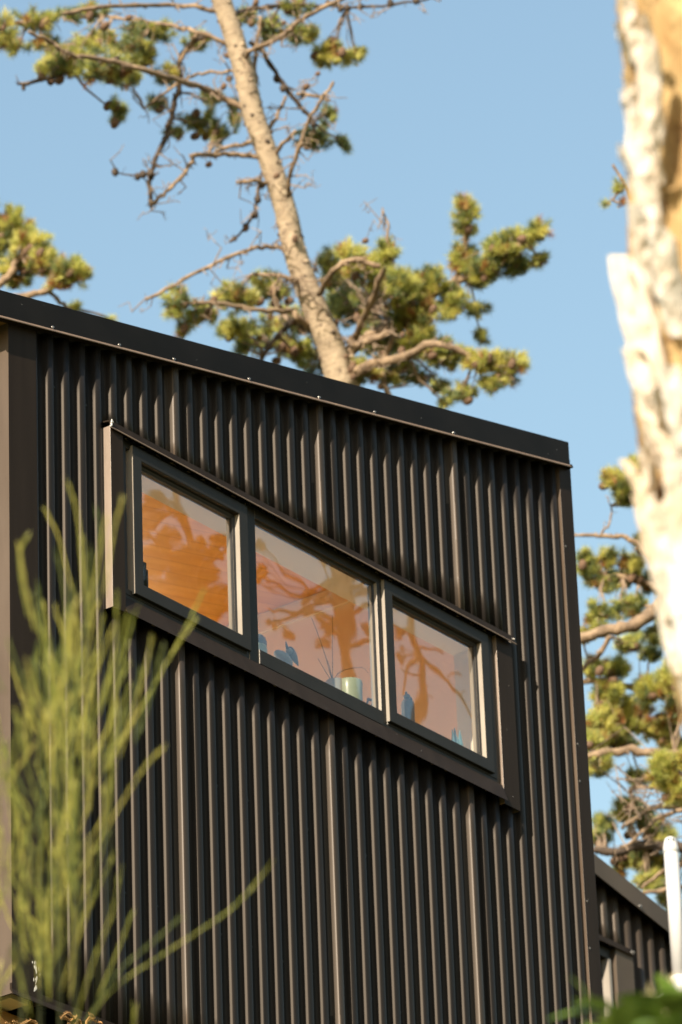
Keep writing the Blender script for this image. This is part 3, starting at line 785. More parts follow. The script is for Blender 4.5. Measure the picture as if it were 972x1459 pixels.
class Crown:
    def __init__(s, seed): s.r = np.random.RandomState(seed); s.V = []; s.T = []; s.m = []; s.mb = MB(); s.n = 0

    def tuft(s, p, d, L=.085, nl=.044, n=86, wv=.0027, mix=(.42, .30, .24, .04)):
        r = s.r; d = d / np.linalg.norm(d)
        base = r.choice(4, p=mix)
        t = r.rand(n) ** .8
        az = r.rand(n) * 2 * np.pi
        a = np.cross(d, [.3, .2, .9]); a /= np.linalg.norm(a) + 1e-9; b = np.cross(d, a)
        spread = np.where(t > .85, r.uniform(.25, .9, n), r.uniform(.65, 1.15, n))
        dirs = d[None] * np.cos(spread)[:, None] + (a[None] * np.cos(az)[:, None] + b[None] * np.sin(az)[:, None]) * np.sin(spread)[:, None]
        P0 = p[None] + d[None] * (t * L)[:, None]
        P1 = P0 + dirs * (nl * r.uniform(.7, 1.15, n))[:, None]
        sd = np.cross(dirs, r.normal(size=(n, 3))); sd /= np.linalg.norm(sd, axis=1)[:, None] + 1e-9
        V = np.stack([P0 - sd * wv * .5, P0 + sd * wv * .5, P1], 1).reshape(-1, 3)
        o = s.n; s.V.append(V); s.T.append(np.arange(o, o + 3 * n).reshape(-1, 3)); s.n += 3 * n
        mm = np.full(n, base); k = r.rand(n)
        mm[k < .18] = 1 if base != 2 else 0
        mm[k > .96] = 3
        s.m.append(mm)

    def twig(s, a, b, ra, rb, bend=.12):
        r = s.r; a = np.array(a); b = np.array(b); L = np.linalg.norm(b - a)
        pts = [a, a + (b - a) * .35 + r.normal(size=3) * L * bend * .5, a + (b - a) * .7 + r.normal(size=3) * L * bend * .5, b]
        s.mb.tube(pts, [ra, ra * .7 + rb * .3, ra * .3 + rb * .7, rb], 5, 4)

    def cone(s, p, sz=.028):
        s.mb.ell(p, (sz * .75, sz * .75, sz), Matrix.Rotation(s.r.rand() * 2, 3, 'X'), 9, 7, 5)

    def build(s, parent, mats=None):
        o0 = len(s.mb.v)
        V = np.concatenate(s.V); T = np.concatenate(s.T) + o0
        s.mb.v += list(map(tuple, V.tolist())); s.mb.f += list(map(tuple, T.tolist())); s.mb.m += np.concatenate(s.m).tolist()
        return s.mb.build('crown', mats or NEED, parent)


def make_pine(label, group, base, trunk, branches, clumps, D, seed, at=None, scale=1.0, trunkmat='bark', extra=None, tuftk=2.6, ts=1.0):
    """trunk/branches: [(px,py,width,ddepth)]; clumps: (px,py,rx,ry,n,ddepth[,mix])"""
    at = at or atD
    pxm = lambda d: d / FPX
    if base is None:
        q0, q1 = (np.array(at(p[0], p[1], D + (p[3] if len(p) > 3 else 0))) for p in trunk[:2])
        dv = (q0 - q1) / np.linalg.norm(q0 - q1); dv[:2] *= .6; tt = (q0[2] - ground_z(q0[0], q0[1])) / -dv[2]
        base = q0 + dv * tt; base = (float(base[0]), float(base[1]), ground_z(base[0], base[1]) - .2)
    root = empty('pine_tree', base, label, 'tree', group)
    tp = [np.array(at(p[0], p[1], D + (p[3] if len(p) > 3 else 0))) for p in trunk]
    tr = [p[2] / 2 * pxm(D * scale) for p in trunk]
    mid_ = tp[0] + (tp[0] - tp[1]); path = [np.array(base), (np.array(base) + mid_) / 2, mid_] + tp; rad = [tr[0] * 1.5, tr[0] * 1.2, tr[0] * 1.03] + tr
    sp = smooth_path(path, 5); sr = np.interp(np.linspace(0, len(rad) - 1, len(sp)), range(len(rad)), rad)
    # knobbly bark outline
    sp2 = []; sr2 = []
    for i in range(len(sp) - 1):
        for j in range(4):
            t = j / 4; sp2.append(sp[i] * (1 - t) + sp[i + 1] * t); sr2.append((sr[i] * (1 - t) + sr[i + 1] * t) * (1 + .018 * math.sin(i * 3.1 + j * 2.2)))
    sp2.append(sp[-1]); sr2.append(sr[-1])
    m_ = MB(); m_.tube(sp2, sr2, 24, 0, True, .010); rk = random.Random(seed)
    for q, r_ in list(zip(sp2, sr2))[6:]:
        for _ in range(2):
            if rk.random() < .5:
                dv = Vector((rk.gauss(0, 1), rk.gauss(0, 1), rk.gauss(0, .2))).normalized(); e_ = rk.uniform(.10, .26) * r_
                m_.ell(Vector(q + (np.array(sp2[-1]) - q) * rk.uniform(0, .02)) + dv * r_ * .93, (e_, e_, e_ * .8), None, 8, 6, 1 if rk.random() < .6 else 0)
    m_.build('trunk', [M['bark_s' if ts != 1 else trunkmat], M['bark_d']], root, smooth=True)
    nodes = [p for p in sp[len(sp) // 2:]]; rr = np.random.RandomState(seed + 99)
    for br in branches:
        dark = br[0] == 'd'; pts = br[1:] if isinstance(br[0], str) else br
        P = [np.array(at(p[0], p[1], D + (p[3] if len(p) > 3 else 0))) for p in pts]
        rd = [p[2] / 2 * pxm(D * scale) for p in pts]
        S = smooth_path(P, 4); Rr = np.interp(np.linspace(0, len(rd) - 1, len(S)), range(len(rd)), rd)
        S = [q + rr.normal(size=3) * .004 for q in S]
        b_ = MB(); b_.tube(S, Rr * (1 + .14 * np.sin(np.arange(len(S)) * 2.4)), 8, 0, True, .08)
        for q, r_ in zip(S[2:], Rr[2:]):        # short dead stubs
            if rr.rand() < (.55 if dark else .3):
                dv = rr.normal(size=3); dv /= np.linalg.norm(dv); b_.tube([q, q + dv * (r_ + rr.uniform(.01, .04))], [r_ * .45, r_ * .2], 5)
            if dark and rr.rand() < .3:
                e_ = rr.uniform(.008, .02); b_.ell(q + rr.normal(size=3) * r_ * 1.1, (e_, e_ * rr.uniform(.7, 1.2), e_ * 1.2), None, 8, 6)
        b_.build('branch', M['bark_s' if ts != 1 else 'bark_d' if dark else 'bark_l'], root, smooth=True)
        nodes += S
    N = np.array(nodes)
    cw = Crown(seed); r = cw.r; cw.N = N
    for cl in clumps:
        px, py, rx_, ry_, n, dd = cl[:6]; mix = cl[6] if len(cl) > 6 else (.42, .30, .24, .04)
        cen = np.array(at(px, py, D + dd)); k = pxm(D * scale)
        anc = N[np.argmin(((N - cen) ** 2).sum(1))]
        cw.twig(anc, cen, .007, .004)
        e1 = np.array(at(px + 1, py, D + dd)) - cen; e1 /= np.linalg.norm(e1); e2 = np.array(at(px, py - 1, D + dd)) - cen; e2 /= np.linalg.norm(e2); e3 = np.cross(e1, e2)
        for i in range(int(n * tuftk)):
            v = r.normal(size=3); v /= np.linalg.norm(v); v *= r.rand() ** .38
            p = cen + e1 * v[0] * rx_ * k * .86 + e2 * v[1] * ry_ * k * .86 + e3 * v[2] * (rx_ + ry_) / 2 * k * .9
            d = (p - anc); d /= np.linalg.norm(d) + 1e-6
            d = d * .55 + np.array([0, 0, .55]) + r.normal(size=3) * .35; d /= np.linalg.norm(d)
            p = p - d * .03 * ts
            if r.rand() < .35: cw.twig(cen if r.rand() < .7 else anc, p, .0028, .0018)
            cw.tuft(p, d, L=.046 * ts * r.uniform(.8, 1.3), nl=.044 * ts, wv=.0030 * ts ** .5, n=86 if ts == 1 else 40, mix=mix)
            if r.rand() < .035: cw.cone(p - d * .01)
    if extra: extra(cw, at, D)
    cw.build(root, NEED_S if ts != 1 else None); return root


z2 = lambda L: [((p[0] / 2, p[1] / 2, p[2] / 2) + tuple(p[3:])) for p in L]
DM = 24.5
trunk = [(487, 548, 43), (470, 490, 39), (453, 450, 37), (434, 400, 35), (418, 350, 33), (407, 300, 32), (383, 225, 31), (362, 165, 31), (347, 100, 30), (331, 45, 29), (316, 0, 28), (296, -70, 26), (280, -150, 22), (262, -240, 14)]
br = [
    z2([(632, 36, 14), (550, 18, 13), (480, 15, 12), (350, 15, 12, -.3), (200, 35, 13, -.5), (100, 60, 11, -.6), (0, 75, 10, -.7), (-90, 95, 6, -.8)]),
    z2([(655, 128, 14), (560, 90, 13), (470, 70, 12, .2), (370, 55, 10, .4), (270, 45, 9, .5), (180, 60, 5, .6)]),
    z2([(705, 316, 22), (640, 282, 19), (600, 260, 18, -.1), (520, 230, 16, -.3), (430, 205, 16, -.5), (340, 180, 15, -.6), (270, 165, 14, -.7), (200, 155, 13, -.8), (140, 120, 12, -.9), (80, 90, 9, -1)]),
    ['d'] + z2([(340, 165, 14, -.6), (250, 190, 13, -.5), (160, 215, 12, -.4), (90, 235, 10, -.3), (50, 240, 8, -.3)]),
    z2([(670, 200, 10), (580, 210, 9, .1), (520, 230, 9, .2), (470, 265, 8, .2), (410, 310, 6, .2)]),
    ['d'] + z2([(600, 98, 13, .1), (555, 115, 15, .2), (512, 170, 14, .3), (512, 230, 16, .3), (498, 300, 18, .3), (475, 380, 16, .3), (442, 460, 15, .2), (426, 520, 14, .2), (433, 592, 12, .2)]),
    ['d'] + z2([(440, 470, 6, .2), (410, 500, 5, .2), (330, 492, 4, .2)]),
    z2([(560, 100, 14, .1), (530, 150, 13, .2), (510, 175, 11, .2)]),
    z2([(752, 458, 17), (690, 441, 15), (620, 438, 14, -.1), (545, 445, 13, -.2), (548, 462, 13, -.2), (500, 520, 12, -.3), (465, 555, 11, -.3), (428, 580, 12, -.3)]),
    z2([(735, 405, 14), (690, 410, 12, .1), (640, 422, 11, .2), (590, 445, 9, .3)]),
    z2([(822, 560, 12, -.15), (822, 525, 12, -.2), (850, 430, 12, -.3), (880, 350, 11, -.35), (920, 280, 10, -.4), (950, 238, 8, -.4)]),
    z2([(780, 450, 14), (805, 410, 12, -.1), (845, 372, 10, -.2)]),
    z2([(762, 385, 13, .05), (785, 335, 11, .1), (815, 275, 9, .1)]),
    z2([(690, 172, 15), (720, 145, 14, -.1), (745, 130, 14, -.15), (800, 105, 14, -.25), (835, 72, 13, -.3), (890, 35, 12, -.4), (975, -5, 11, -.5), (1060, -40, 9, -.6)]),
    z2([(740, 300, 16, .1), (728, 240, 14, .1), (725, 180, 12, .1), (737, 100, 11, .1), (742, 50, 9, .1)]),
    ['d'] + z2([(650, 50, 14), (700, 30, 13, .1), (760, 18, 13, .2), (850, 16, 12, .3), (960, 14, 11, .3), (1000, 22, 9, .3), (1120, 15, 8, .3), (1235, -6, 6, .3)]),
    ['d'] + z2([(715, 120, 14, .1), (750, 150, 15, .2), (795, 220, 15, .3), (835, 275, 14, .3), (870, 318, 12, .3), (905, 360, 10, .3)]),
    z2([(845, 270, 10, .3), (890, 272, 10, .2), (942, 286, 9, .2)]),
    z2([(770, 528, 12), (720, 515, 11, -.1), (680, 520, 10, -.1)]),
    ['d'] + z2([(748, 470, 8, .1), (740, 545, 8, .1), (712, 630, 8, .1), (655, 690, 7, .1)]),
    z2([(822, 712, 15), (780, 704, 13, -.05), (735, 706, 12, -.1), (680, 722, 12, -.2), (600, 757, 12, -.3), (500, 810, 11, -.4), (418, 852, 10, -.4)]),
    z2([(855, 806, 15), (830, 798, 13, -.1), (790, 785, 12, -.1), (720, 780, 10, -.1)]),
    z2([(880, 930, 24), (850, 905, 20, -.1), (825, 884, 17, -.1), (740, 881, 13, -.2), (640, 868, 13, -.3), (560, 862, 12, -.4), (480, 870, 8, -.4)]),
    ['d'] + z2([(890, 940, 22, .1), (850, 912, 18, .1), (800, 945, 15, .1), (755, 1005, 13, .1), (730, 1060, 12, .1)]),
    z2([(800, 880, 10, -.2), (780, 830, 9, -.2), (800, 780, 7, -.2)]),
    [(480, 520, 20), (510, 490, 17, .1), (545, 470, 15, .2), (590, 440, 13, .3), (640, 405, 12, .3), (690, 385, 11, .2), (740, 350, 10, .1), (770, 325, 6, 0)],
    [(485, 540, 18), (530, 520, 15, -.1), (570, 510, 13, -.2), (620, 490, 11, -.3), (680, 510, 9, -.3), (735, 525, 6, -.3)],
    [(500, 490, 12, .1), (520, 450, 10, -.1), (540, 400, 9, -.3), (552, 365, 7, -.4), (553, 320, 3, -.4), (545, 300, 2, -.4)],
    [(650, 400, 9, .3), (660, 360, 8, .3), (665, 320, 7, .3), (664, 285, 4, .3)],
    [(590, 440, 9, .2), (560, 480, 9, .1), (545, 530, 10, .1), (555, 570, 8, .1)],
    [(508, 492, 10, -.4), (535, 482, 11, -.5), (560, 472, 10, -.5)],
    [(455, 420, 8, -.1), (475, 385, 8, -.3), (505, 370, 9, -.3), (540, 380, 8, -.3)],
]
GY = (.42, .36, .12, .10); DK = (.36, .06, .54, .04); MX = (.40, .27, .24, .09)
cl = [
    (150, 100, 45, 22, 26, -.5, DK), (100, 92, 40, 20, 24, -.4, GY), (70, 100, 22, 16, 12, -.3, GY), (190, 75, 40, 30, 26, .2, DK), (165, 160, 14, 22, 8, -.3, DK), (55, 30, 40, 16, 14, -.6, DK),
    (5, 45, 18, 30, 12, -.7, MX), (215, 45, 45, 18, 18, .3, DK), (140, 55, 40, 14, 14, .4, GY), (120, 20, 50, 12, 12, .5, DK), (240, 110, 22, 16, 8, .3, DK),
    (285, 175, 32, 20, 16, .5, DK), (310, 195, 18, 16, 8, .5, DK), (300, 140, 20, 14, 8, .4, DK), (250, 190, 14, 12, 5, .4, DK), (335, 165, 10, 30, 8, .6, DK),
    (430, 45, 28, 18, 14, .3, DK), (472, 78, 34, 22, 22, .4, GY), (508, 78, 14, 14, 6, .4, GY), (385, 40, 20, 26, 12, .4, DK), (420, 10, 30, 12, 9, .3, DK), (450, 195, 34, 20, 16, .5, DK), (487, 203, 12, 14, 5, .5, DK), (465, 165, 16, 14, 5, .4, DK), (350, 20, 20, 14, 6, .5, DK), (60, 60, 20, 12, 6, -.6, MX),
    (110, 75, 50, 18, 18, .3, DK), (180, 110, 26, 16, 10, .1, DK), (25, 65, 26, 14, 8, -.5, MX), (280, 60, 26, 16, 8, .4, DK), (225, 150, 16, 14, 5, .4, DK), (445, 520, 22, 24, 12, .6, DK), (490, 420, 30, 40, 22, .8, DK), (400, 450, 30, 24, 12, .7, DK),
    (250, 432, 22, 22, 14, -.4, GY), (288, 445, 28, 18, 14, -.3, MX), (265, 470, 12, 18, 7, -.3, MX), (335, 425, 40, 24, 22, -.1, MX), (385, 410, 36, 24, 18, .3, MX), (330, 470, 28, 22, 14, .1, GY), (375, 480, 40, 28, 24, .3, MX), (420, 500, 30, 24, 18, .3, GY), (345, 495, 16, 12, 6, .2, DK), (430, 460, 24, 24, 12, .5, DK),
    (470, 385, 24, 34, 20, .5, MX), (500, 365, 26, 20, 14, -.2, GY), (525, 385, 40, 26, 28, 0, GY), (552, 358, 16, 20, 9, -.4, MX), (560, 410, 46, 34, 44, 0, GY), (515, 440, 44, 36, 34, .5, DK), (590, 450, 44, 36, 44, .1, GY), (540, 490, 40, 30, 30, .3, DK), (610, 405, 36, 26, 28, .2, MX), (605, 490, 42, 28, 30, 0, MX), (560, 530, 40, 24, 24, .2, DK), (520, 530, 26, 22, 14, 0, MX), (645, 430, 26, 30, 20, .2, MX), (640, 510, 42, 18, 22, -.2, MX), (600, 540, 20, 14, 6, .2, DK),
    (662, 370, 22, 28, 20, .3, MX), (664, 312, 20, 32, 22, .3, MX), (660, 290, 12, 12, 5, .3, GY), (690, 385, 28, 18, 18, .2, MX), (712, 355, 28, 26, 20, .1, MX), (740, 345, 26, 22, 16, .1, GY), (765, 330, 18, 18, 10, 0, GY), (730, 378, 28, 16, 14, .2, DK), (770, 370, 16, 14, 6, .1, DK), (685, 400, 22, 14, 9, .3, DK),
    (680, 440, 20, 16, 7, .3, DK), (685, 478, 14, 10, 4, .3, DK), (690, 515, 34, 18, 20, -.3, GY), (728, 520, 26, 20, 16, -.3, MX), (705, 545, 34, 12, 12, -.3, DK), (660, 560, 30, 12, 11, -.2, DK), (625, 550, 18, 10, 5, -.1, DK), (632, 575, 10, 7, 3, -.1, DK), (480, 440, 20, 24, 10, .6, DK), (470, 500, 14, 20, 6, .6, DK),
]
def bare_twigs(cw, at, D):
    r = cw.r; N = cw.N
    for i in range(330):
        a = N[r.randint(len(N))] + r.normal(size=3) * .004
        v = r.normal(size=3) * [1, 1, .8]; v /= np.linalg.norm(v); q = r.uniform(.05, .17)
        b = a + v * q; cw.twig(a, b, .0042, .0016, .35)
        for k in range(r.randint(0, 3)):
            c_ = a + v * q * r.uniform(.4, .9); u = v + r.normal(size=3) * .8; cw.twig(c_, c_ + u / np.linalg.norm(u) * q * r.uniform(.3, .7), .0026, .0012, .3)
        if r.rand() < .10: cw.cone(b, r.uniform(.014, .022))


make_pine('tall bare-trunked pine rising behind the house roof with ragged tufted branches', 'pines round the house', None, trunk, br, cl, DM, 11, extra=bare_twigs)

# left pine
tr2 = [(-95, 560, 40), (-80, 470, 34), (-62, 380, 28), (-50, 300, 22), (-42, 230, 14), (-38, 190, 6)]
br2 = [[(-72, 430, 18), (-40, 415, 15), (-10, 408, 13), (12, 395, 12), (25, 370, 10), (38, 345, 7)], [(-70, 425, 14), (-10, 425, 11, -.2), (40, 420, 10, -.3), (70, 412, 9, -.3), (100, 398, 7, -.3)],
       [(-60, 360, 14), (-20, 345, 12, .1), (15, 330, 8, .2)], [(-10, 408, 10), (0, 430, 8), (15, 460, 5)], [(70, 415, 7, -.3), (85, 430, 6, -.2), (105, 440, 5, -.1), (155, 452, 3, 0)]]
cl2 = [(15, 325, 36, 34, 40, .2, GY), (45, 350, 34, 26, 30, 0, GY), (25, 385, 34, 26, 26, .1, MX), (65, 375, 30, 20, 20, -.1, GY), (100, 385, 28, 18, 22, -.3, GY), (118, 395, 14, 14, 8, -.3, GY), (85, 405, 20, 10, 8, -.3, (.2, .3, .1, .4)), (-20, 360, 30, 40, 24, .2, MX), (108, 437, 7, 5, 2, -.1), (157, 452, 5, 4, 1, 0), (-30, 300, 30, 30, 20, .3, MX), (-60, 240, 30, 40, 26, .1, MX)]
make_pine('yellow-green bushy pine showing above the left end of the roof', 'pines round the house', None, tr2, br2, cl2, 25.5, 21)

# right pine
tr3 = [(1075, 1420, 60), (1062, 1250, 54), (1050, 1090, 48), (1035, 930, 42), (1022, 800, 34), (1010, 660, 26), (985, 520, 20), (958, 400, 14), (940, 330, 8)]
br3 = [
    [(1030, 850, 24), (985, 828, 20, -.2), (955, 850, 19, -.3), (920, 880, 19, -.4), (885, 896, 18, -.4), (850, 902, 16, -.4), (815, 918, 13, -.4)],
    [(1015, 850, 12), (960, 815, 11, .1), (925, 790, 10, .1), (905, 772, 8, .1), (880, 764, 7, .1), (855, 764, 6, .1), (815, 762, 4, .1)],
    [(856, 764, 4, .1), (868, 745, 3, .1), (872, 725, 2.5, .1), (864, 706, 1.5, .1)],
    [(1030, 880, 14), (960, 850, 11, .2), (910, 826, 10, .2), (870, 822, 8, .2), (840, 815, 6, .2)],
    [(1050, 1085, 22), (985, 1076, 16, -.1), (940, 1075, 13, -.2), (900, 1068, 12, -.2), (860, 1072, 12, -.2), (825, 1078, 8, -.2)],
    [(1045, 1040, 18), (970, 1020, 13, .2), (920, 1030, 11, .2), (880, 1050, 8, .2)],
    [(1040, 990, 18), (950, 985, 12, .2), (880, 975, 10, .2), (860, 970, 10, .1), (825, 971, 9, .1)],
    ['d'] + [(1060, 1230, 24), (990, 1210, 18, .1), (920, 1205, 15, .1), (880, 1212, 14, .1), (845, 1210, 10, .1)],
    [(1060, 1150, 16), (985, 1150, 9, -.2), (930, 1150, 7, -.3), (895, 1175, 6, -.3), (885, 1180, 4, -.3)],
    [(985, 1150, 8, -.3), (940, 1165, 6, -.3), (905, 1195, 5, -.3), (885, 1207, 3, -.3)],
    [(990, 1145, 8, -.3), (950, 1128, 6, -.3), (915, 1120, 5, -.3), (895, 1128, 3, -.3)],
    [(1060, 1230, 12, -.2), (985, 1225, 8, -.3), (940, 1245, 6, -.3), (915, 1268, 4, -.3)],
    [(1060, 1260, 12, -.2), (985, 1262, 8, -.3), (945, 1268, 7, -.3), (908, 1275, 5, -.3)],
    [(1012, 700, 14), (950, 690, 10), (915, 700, 8), (890, 695, 6)],
    [(945, 350, 9), (915, 300, 7), (890, 262, 6), (872, 235, 3)],
    [(890, 262, 5), (880, 275, 4), (868, 290, 2)],
    [(870, 905, 8, -.3), (850, 935, 7, -.3), (826, 955, 6, -.3)],
]
cl3 = [(888, 690, 26, 20, 22, 0, MX), (915, 665, 20, 14, 12, .1, GY), (870, 680, 12, 12, 5, 0, MX), (895, 712, 18, 12, 8, .1, DK),
       (838, 805, 20, 22, 16, .2, MX), (868, 795, 14, 16, 9, .2, MX), (900, 805, 20, 18, 14, .2, GY), (880, 825, 34, 16, 16, .3, DK), (930, 830, 24, 18, 12, .3, DK), (860, 832, 26, 12, 9, .2, DK), (920, 775, 18, 16, 8, .2, GY),
       (850, 875, 16, 24, 10, .0, DK), (880, 870, 22, 16, 10, .1, DK), (905, 860, 18, 24, 10, .1, DK), (895, 915, 28, 18, 12, -.2, DK), (940, 905, 26, 20, 12, .2, DK), (835, 905, 16, 14, 5, .0, MX), (955, 880, 24, 16, 10, .3, MX),
       (845, 950, 22, 18, 12, .1, MX), (878, 955, 24, 16, 14, .2, MX), (925, 935, 20, 12, 6, .3, DK),
       (865, 990, 28, 20, 24, .1, GY), (860, 1030, 30, 28, 34, 0, GY), (845, 1060, 24, 20, 18, -.1, GY), (900, 1020, 34, 30, 36, .2, GY), (930, 985, 30, 26, 26, .2, GY), (960, 970, 24, 28, 20, .1, GY), (940, 1040, 32, 26, 26, .2, MX), (965, 1010, 20, 20, 14, -.1, (.2, .25, .1, .45)), (880, 1060, 34, 14, 16, .2, MX), (960, 1065, 24, 14, 12, .1, MX), (850, 1095, 24, 12, 9, .1, DK), (855, 1085, 22, 10, 8, -.2, GY),
       (945, 1100, 24, 26, 26, -1.6, GY), (965, 1130, 20, 22, 18, -1.6, GY), (975, 1090, 20, 20, 14, -1.6, GY),
       (910, 1110, 22, 14, 9, .1, DK), (895, 1150, 22, 16, 12, .1, MX), (920, 1170, 30, 22, 16, .2, MX), (890, 1160, 14, 10, 5, .1, GY), (860, 1175, 22, 14, 9, .3, DK), (855, 1195, 18, 14, 8, .4, DK), (940, 1190, 26, 20, 14, .2, GY), (920, 1225, 30, 22, 20, .2, MX), (950, 1235, 24, 24, 16, .2, MX), (890, 1225, 20, 12, 7, .3, DK), (925, 1255, 26, 16, 13, .1, MX), (880, 1245, 16, 10, 5, .3, DK), (955, 1275, 20, 20, 12, .2, MX), (965, 1310, 20, 24, 14, .3, DK),
       (882, 268, 9, 8, 2, 0, MX), (886, 290, 7, 5, 1, 0, (.1, .1, .2, .6)), (862, 290, 4, 4, 1, 0, DK)]


def dead_twigs(cw, at, D):
    r = cw.r
    for i in range(26):
        px, py = r.uniform(890, 975), r.uniform(1105, 1215)
        a = np.array(at(px, py, D - .4 + r.uniform(-.4, .2))); ang = r.uniform(-.5, .7)
        b = np.array(at(px - r.uniform(18, 50) * math.cos(ang), py + 30 * math.sin(ang), D - .5 + r.uniform(-.3, .3)))
        cw.twig(a, b, .0036, .0012, .3)


make_pine('dense pine with bent heavy limbs behind the right corner of the house', 'pines round the house', None, tr3, br3, cl3, 24.0, 31, extra=dead_twigs)

# pines across the slope, seen only as reflections in the glass
DR = 7.5; SR = (14.05 + DR) / DR
def pineR(label, base_px, tr, br, cl, seed, dd=0, tk=2.6):
    b = atR(*base_px, DR + dd); b = (b[0], b[1], ground_z(b[0], b[1]) - .1)
    make_pine(label, 'pines mirrored in the glass', b, tr, br, cl, DR + dd, seed, atR, SR, tuftk=tk, ts=.5)
pineR('pine with thick forking trunk mirrored in the middle window', (500, 1100), [(500, 1040, 26), (498, 960, 26), (496, 920, 25), (490, 870, 24), (486, 820, 22), (480, 760, 16), (470, 690, 10)],
      [[(497, 920, 10), (515, 914, 8), (540, 910, 5)], [(494, 880, 10), (515, 868, 8), (545, 864, 6)], [(490, 885, 9), (455, 878, 7), (420, 871, 6), (385, 868, 4)], [(490, 860, 9), (450, 862, 7), (410, 880, 5), (372, 895, 3)], [(492, 905, 8), (465, 890, 7), (450, 880, 5)], [(488, 840, 9), (510, 835, 8), (530, 815, 6)], [(488, 830, 8), (450, 835, 6), (430, 850, 4)]],
      [(440, 845, 16, 8, 10, 0), (458, 852, 20, 14, 16, .1), (470, 835, 20, 14, 16, -.1), (490, 850, 20, 24, 26, 0), (498, 815, 24, 20, 22, 0), (455, 798, 8, 5, 4, 0), (372, 812, 10, 16, 10, .2), (374, 778, 9, 8, 6, .2), (413, 905, 14, 7, 8, 0), (437, 870, 10, 8, 6, 0), (470, 895, 14, 16, 10, 0), (460, 915, 8, 8, 4, 0), (520, 895, 8, 8, 4, 0), (385, 890, 16, 5, 5, 0), (515, 845, 14, 12, 8, 0), (480, 790, 34, 18, 24, 0)], 41)
pineR('slender pine with one long drooping limb mirrored in the right window', (590, 1120), [(585, 1080, 15), (592, 1030, 14), (602, 990, 13), (601, 950, 11), (597, 925, 10), (589, 895, 9), (578, 865, 8), (565, 820, 6), (555, 780, 4)],
      [[(598, 930, 7), (630, 965, 6), (660, 1002, 5.5), (684, 1036, 5)], [(596, 922, 6), (588, 950, 6), (572, 990, 5)], [(597, 922, 4), (612, 920, 3.5), (630, 930, 3)], [(643, 980, 3), (640, 965, 2.5), (650, 955, 2), (658, 960, 1.5)], [(590, 900, 6), (577, 893, 5), (560, 890, 5)], [(600, 960, 4), (585, 955, 3), (572, 950, 3)], [(656, 992, 2.5), (664, 985, 2)], [(602, 980, 3), (614, 975, 1.5)], [(603, 990, 3), (618, 992, 1.5)]],
      [(590, 878, 12, 12, 9, 0), (578, 860, 20, 14, 14, 0), (575, 935, 8, 20, 8, .1), (600, 865, 14, 8, 7, .1), (572, 900, 8, 14, 5, 0)], 42, .5)
pineR('broad leafy pine mirrored in the left window', (270, 1020), [(290, 960, 20), (285, 900, 19), (278, 850, 18), (270, 800, 15), (262, 750, 12), (255, 690, 8), (250, 640, 5)],
      [[(280, 860, 9), (250, 845, 8), (215, 840, 5)], [(275, 820, 9), (300, 800, 8), (325, 780, 5)], [(270, 800, 8), (240, 785, 7), (210, 760, 5)], [(282, 880, 8), (310, 860, 7), (330, 840, 5)]],
      [(222, 715, 16, 18, 16, 0), (235, 770, 22, 18, 18, 0), (265, 800, 34, 18, 34, 0), (225, 800, 18, 24, 22, 0), (250, 845, 40, 22, 44, 0), (290, 840, 26, 26, 34, .1), (300, 790, 22, 10, 14, .1), (315, 770, 14, 8, 8, 0), (220, 835, 16, 24, 18, 0), (310, 870, 20, 16, 16, 0), (205, 760, 12, 20, 10, .1), (255, 730, 10, 16, 7, 0), (240, 865, 45, 22, 60, .1), (270, 820, 55, 24, 70, .2), (230, 790, 30, 24, 40, .2), (300, 860, 34, 30, 46, .2), (215, 740, 20, 24, 24, .2), (285, 775, 16, 14, 12, .2)], 43, -.3, 5.0)

# ------------------------------------------------------------------ dead snag in the foreground
DS = 6.9; kS = DS / FPX
SE = [(876, -120), (880, -60), (886, 0), (893, 70), (897, 150), (898, 250), (898, 330), (896, 420), (902, 500), (910, 580), (920, 680), (936, 780), (948, 870), (966, 960), (985, 1060), (1010, 1200), (1040, 1400)]
snag = None
sb = atD(1230, 1800, DS); sb = (float(sb[0]), float(sb[1]), ground_z(sb[0], sb[1]) - .15)
snag = empty('dead_tree', sb, 'bleached dead trunk with splintered bark standing blurred in front on the right', 'tree')
RS = .147
Nn = 120; ys_ = np.linspace(-120, 1400, Nn); xs_ = np.interp(ys_, [p[1] for p in SE], [p[0] for p in SE])
rs = np.random.RandomState(4); NA = 72
vs = []; fs = []
rng = [(rs.uniform(3, 14), rs.uniform(0, 6.3), rs.uniform(.2, 1.2)) for _ in range(9)]
e_r = MC.T @ np.array([1, 0, 0]); e_u = MC.T @ np.array([0, -1, 0]); e_f = MC.T @ np.array([0, 0, 1.])
cent = []
for j in range(Nn):
    c_ = atD(xs_[j], ys_[j], DS) + e_r * RS + e_f * .05
    cent.append(c_)
cent.append(np.array(sb) + 0); Nn2 = Nn + 1
for j in range(Nn2):
    c_ = cent[j]
    for i in range(NA):
        a = 2 * math.pi * i / NA
        r_ = 1 + sum(.012 * w_ * math.sin(int(f_) * a + ph + .11 * j * w_) for f_, ph, w_ in rng) + rs.uniform(-.012, .012)
        h1 = e_r - np.array([0, 0, 1]) * e_r[2]; h2 = np.array([e_f[0], e_f[1], 0]) / math.hypot(e_f[0], e_f[1])
        vs.append(c_ + (h1 * math.cos(a) + h2 * math.sin(a)) * RS * r_ * (1 if j < Nn else 1.4))
for j in range(Nn2 - 1):
    for i in range(NA): fs.append((j * NA + i, (j + 1) * NA + i, (j + 1) * NA + (i + 1) % NA, j * NA + (i + 1) % NA))
m_ = MB(); m_.add(vs, fs); m_.build('trunk', M['snag_b'], snag, smooth=True)


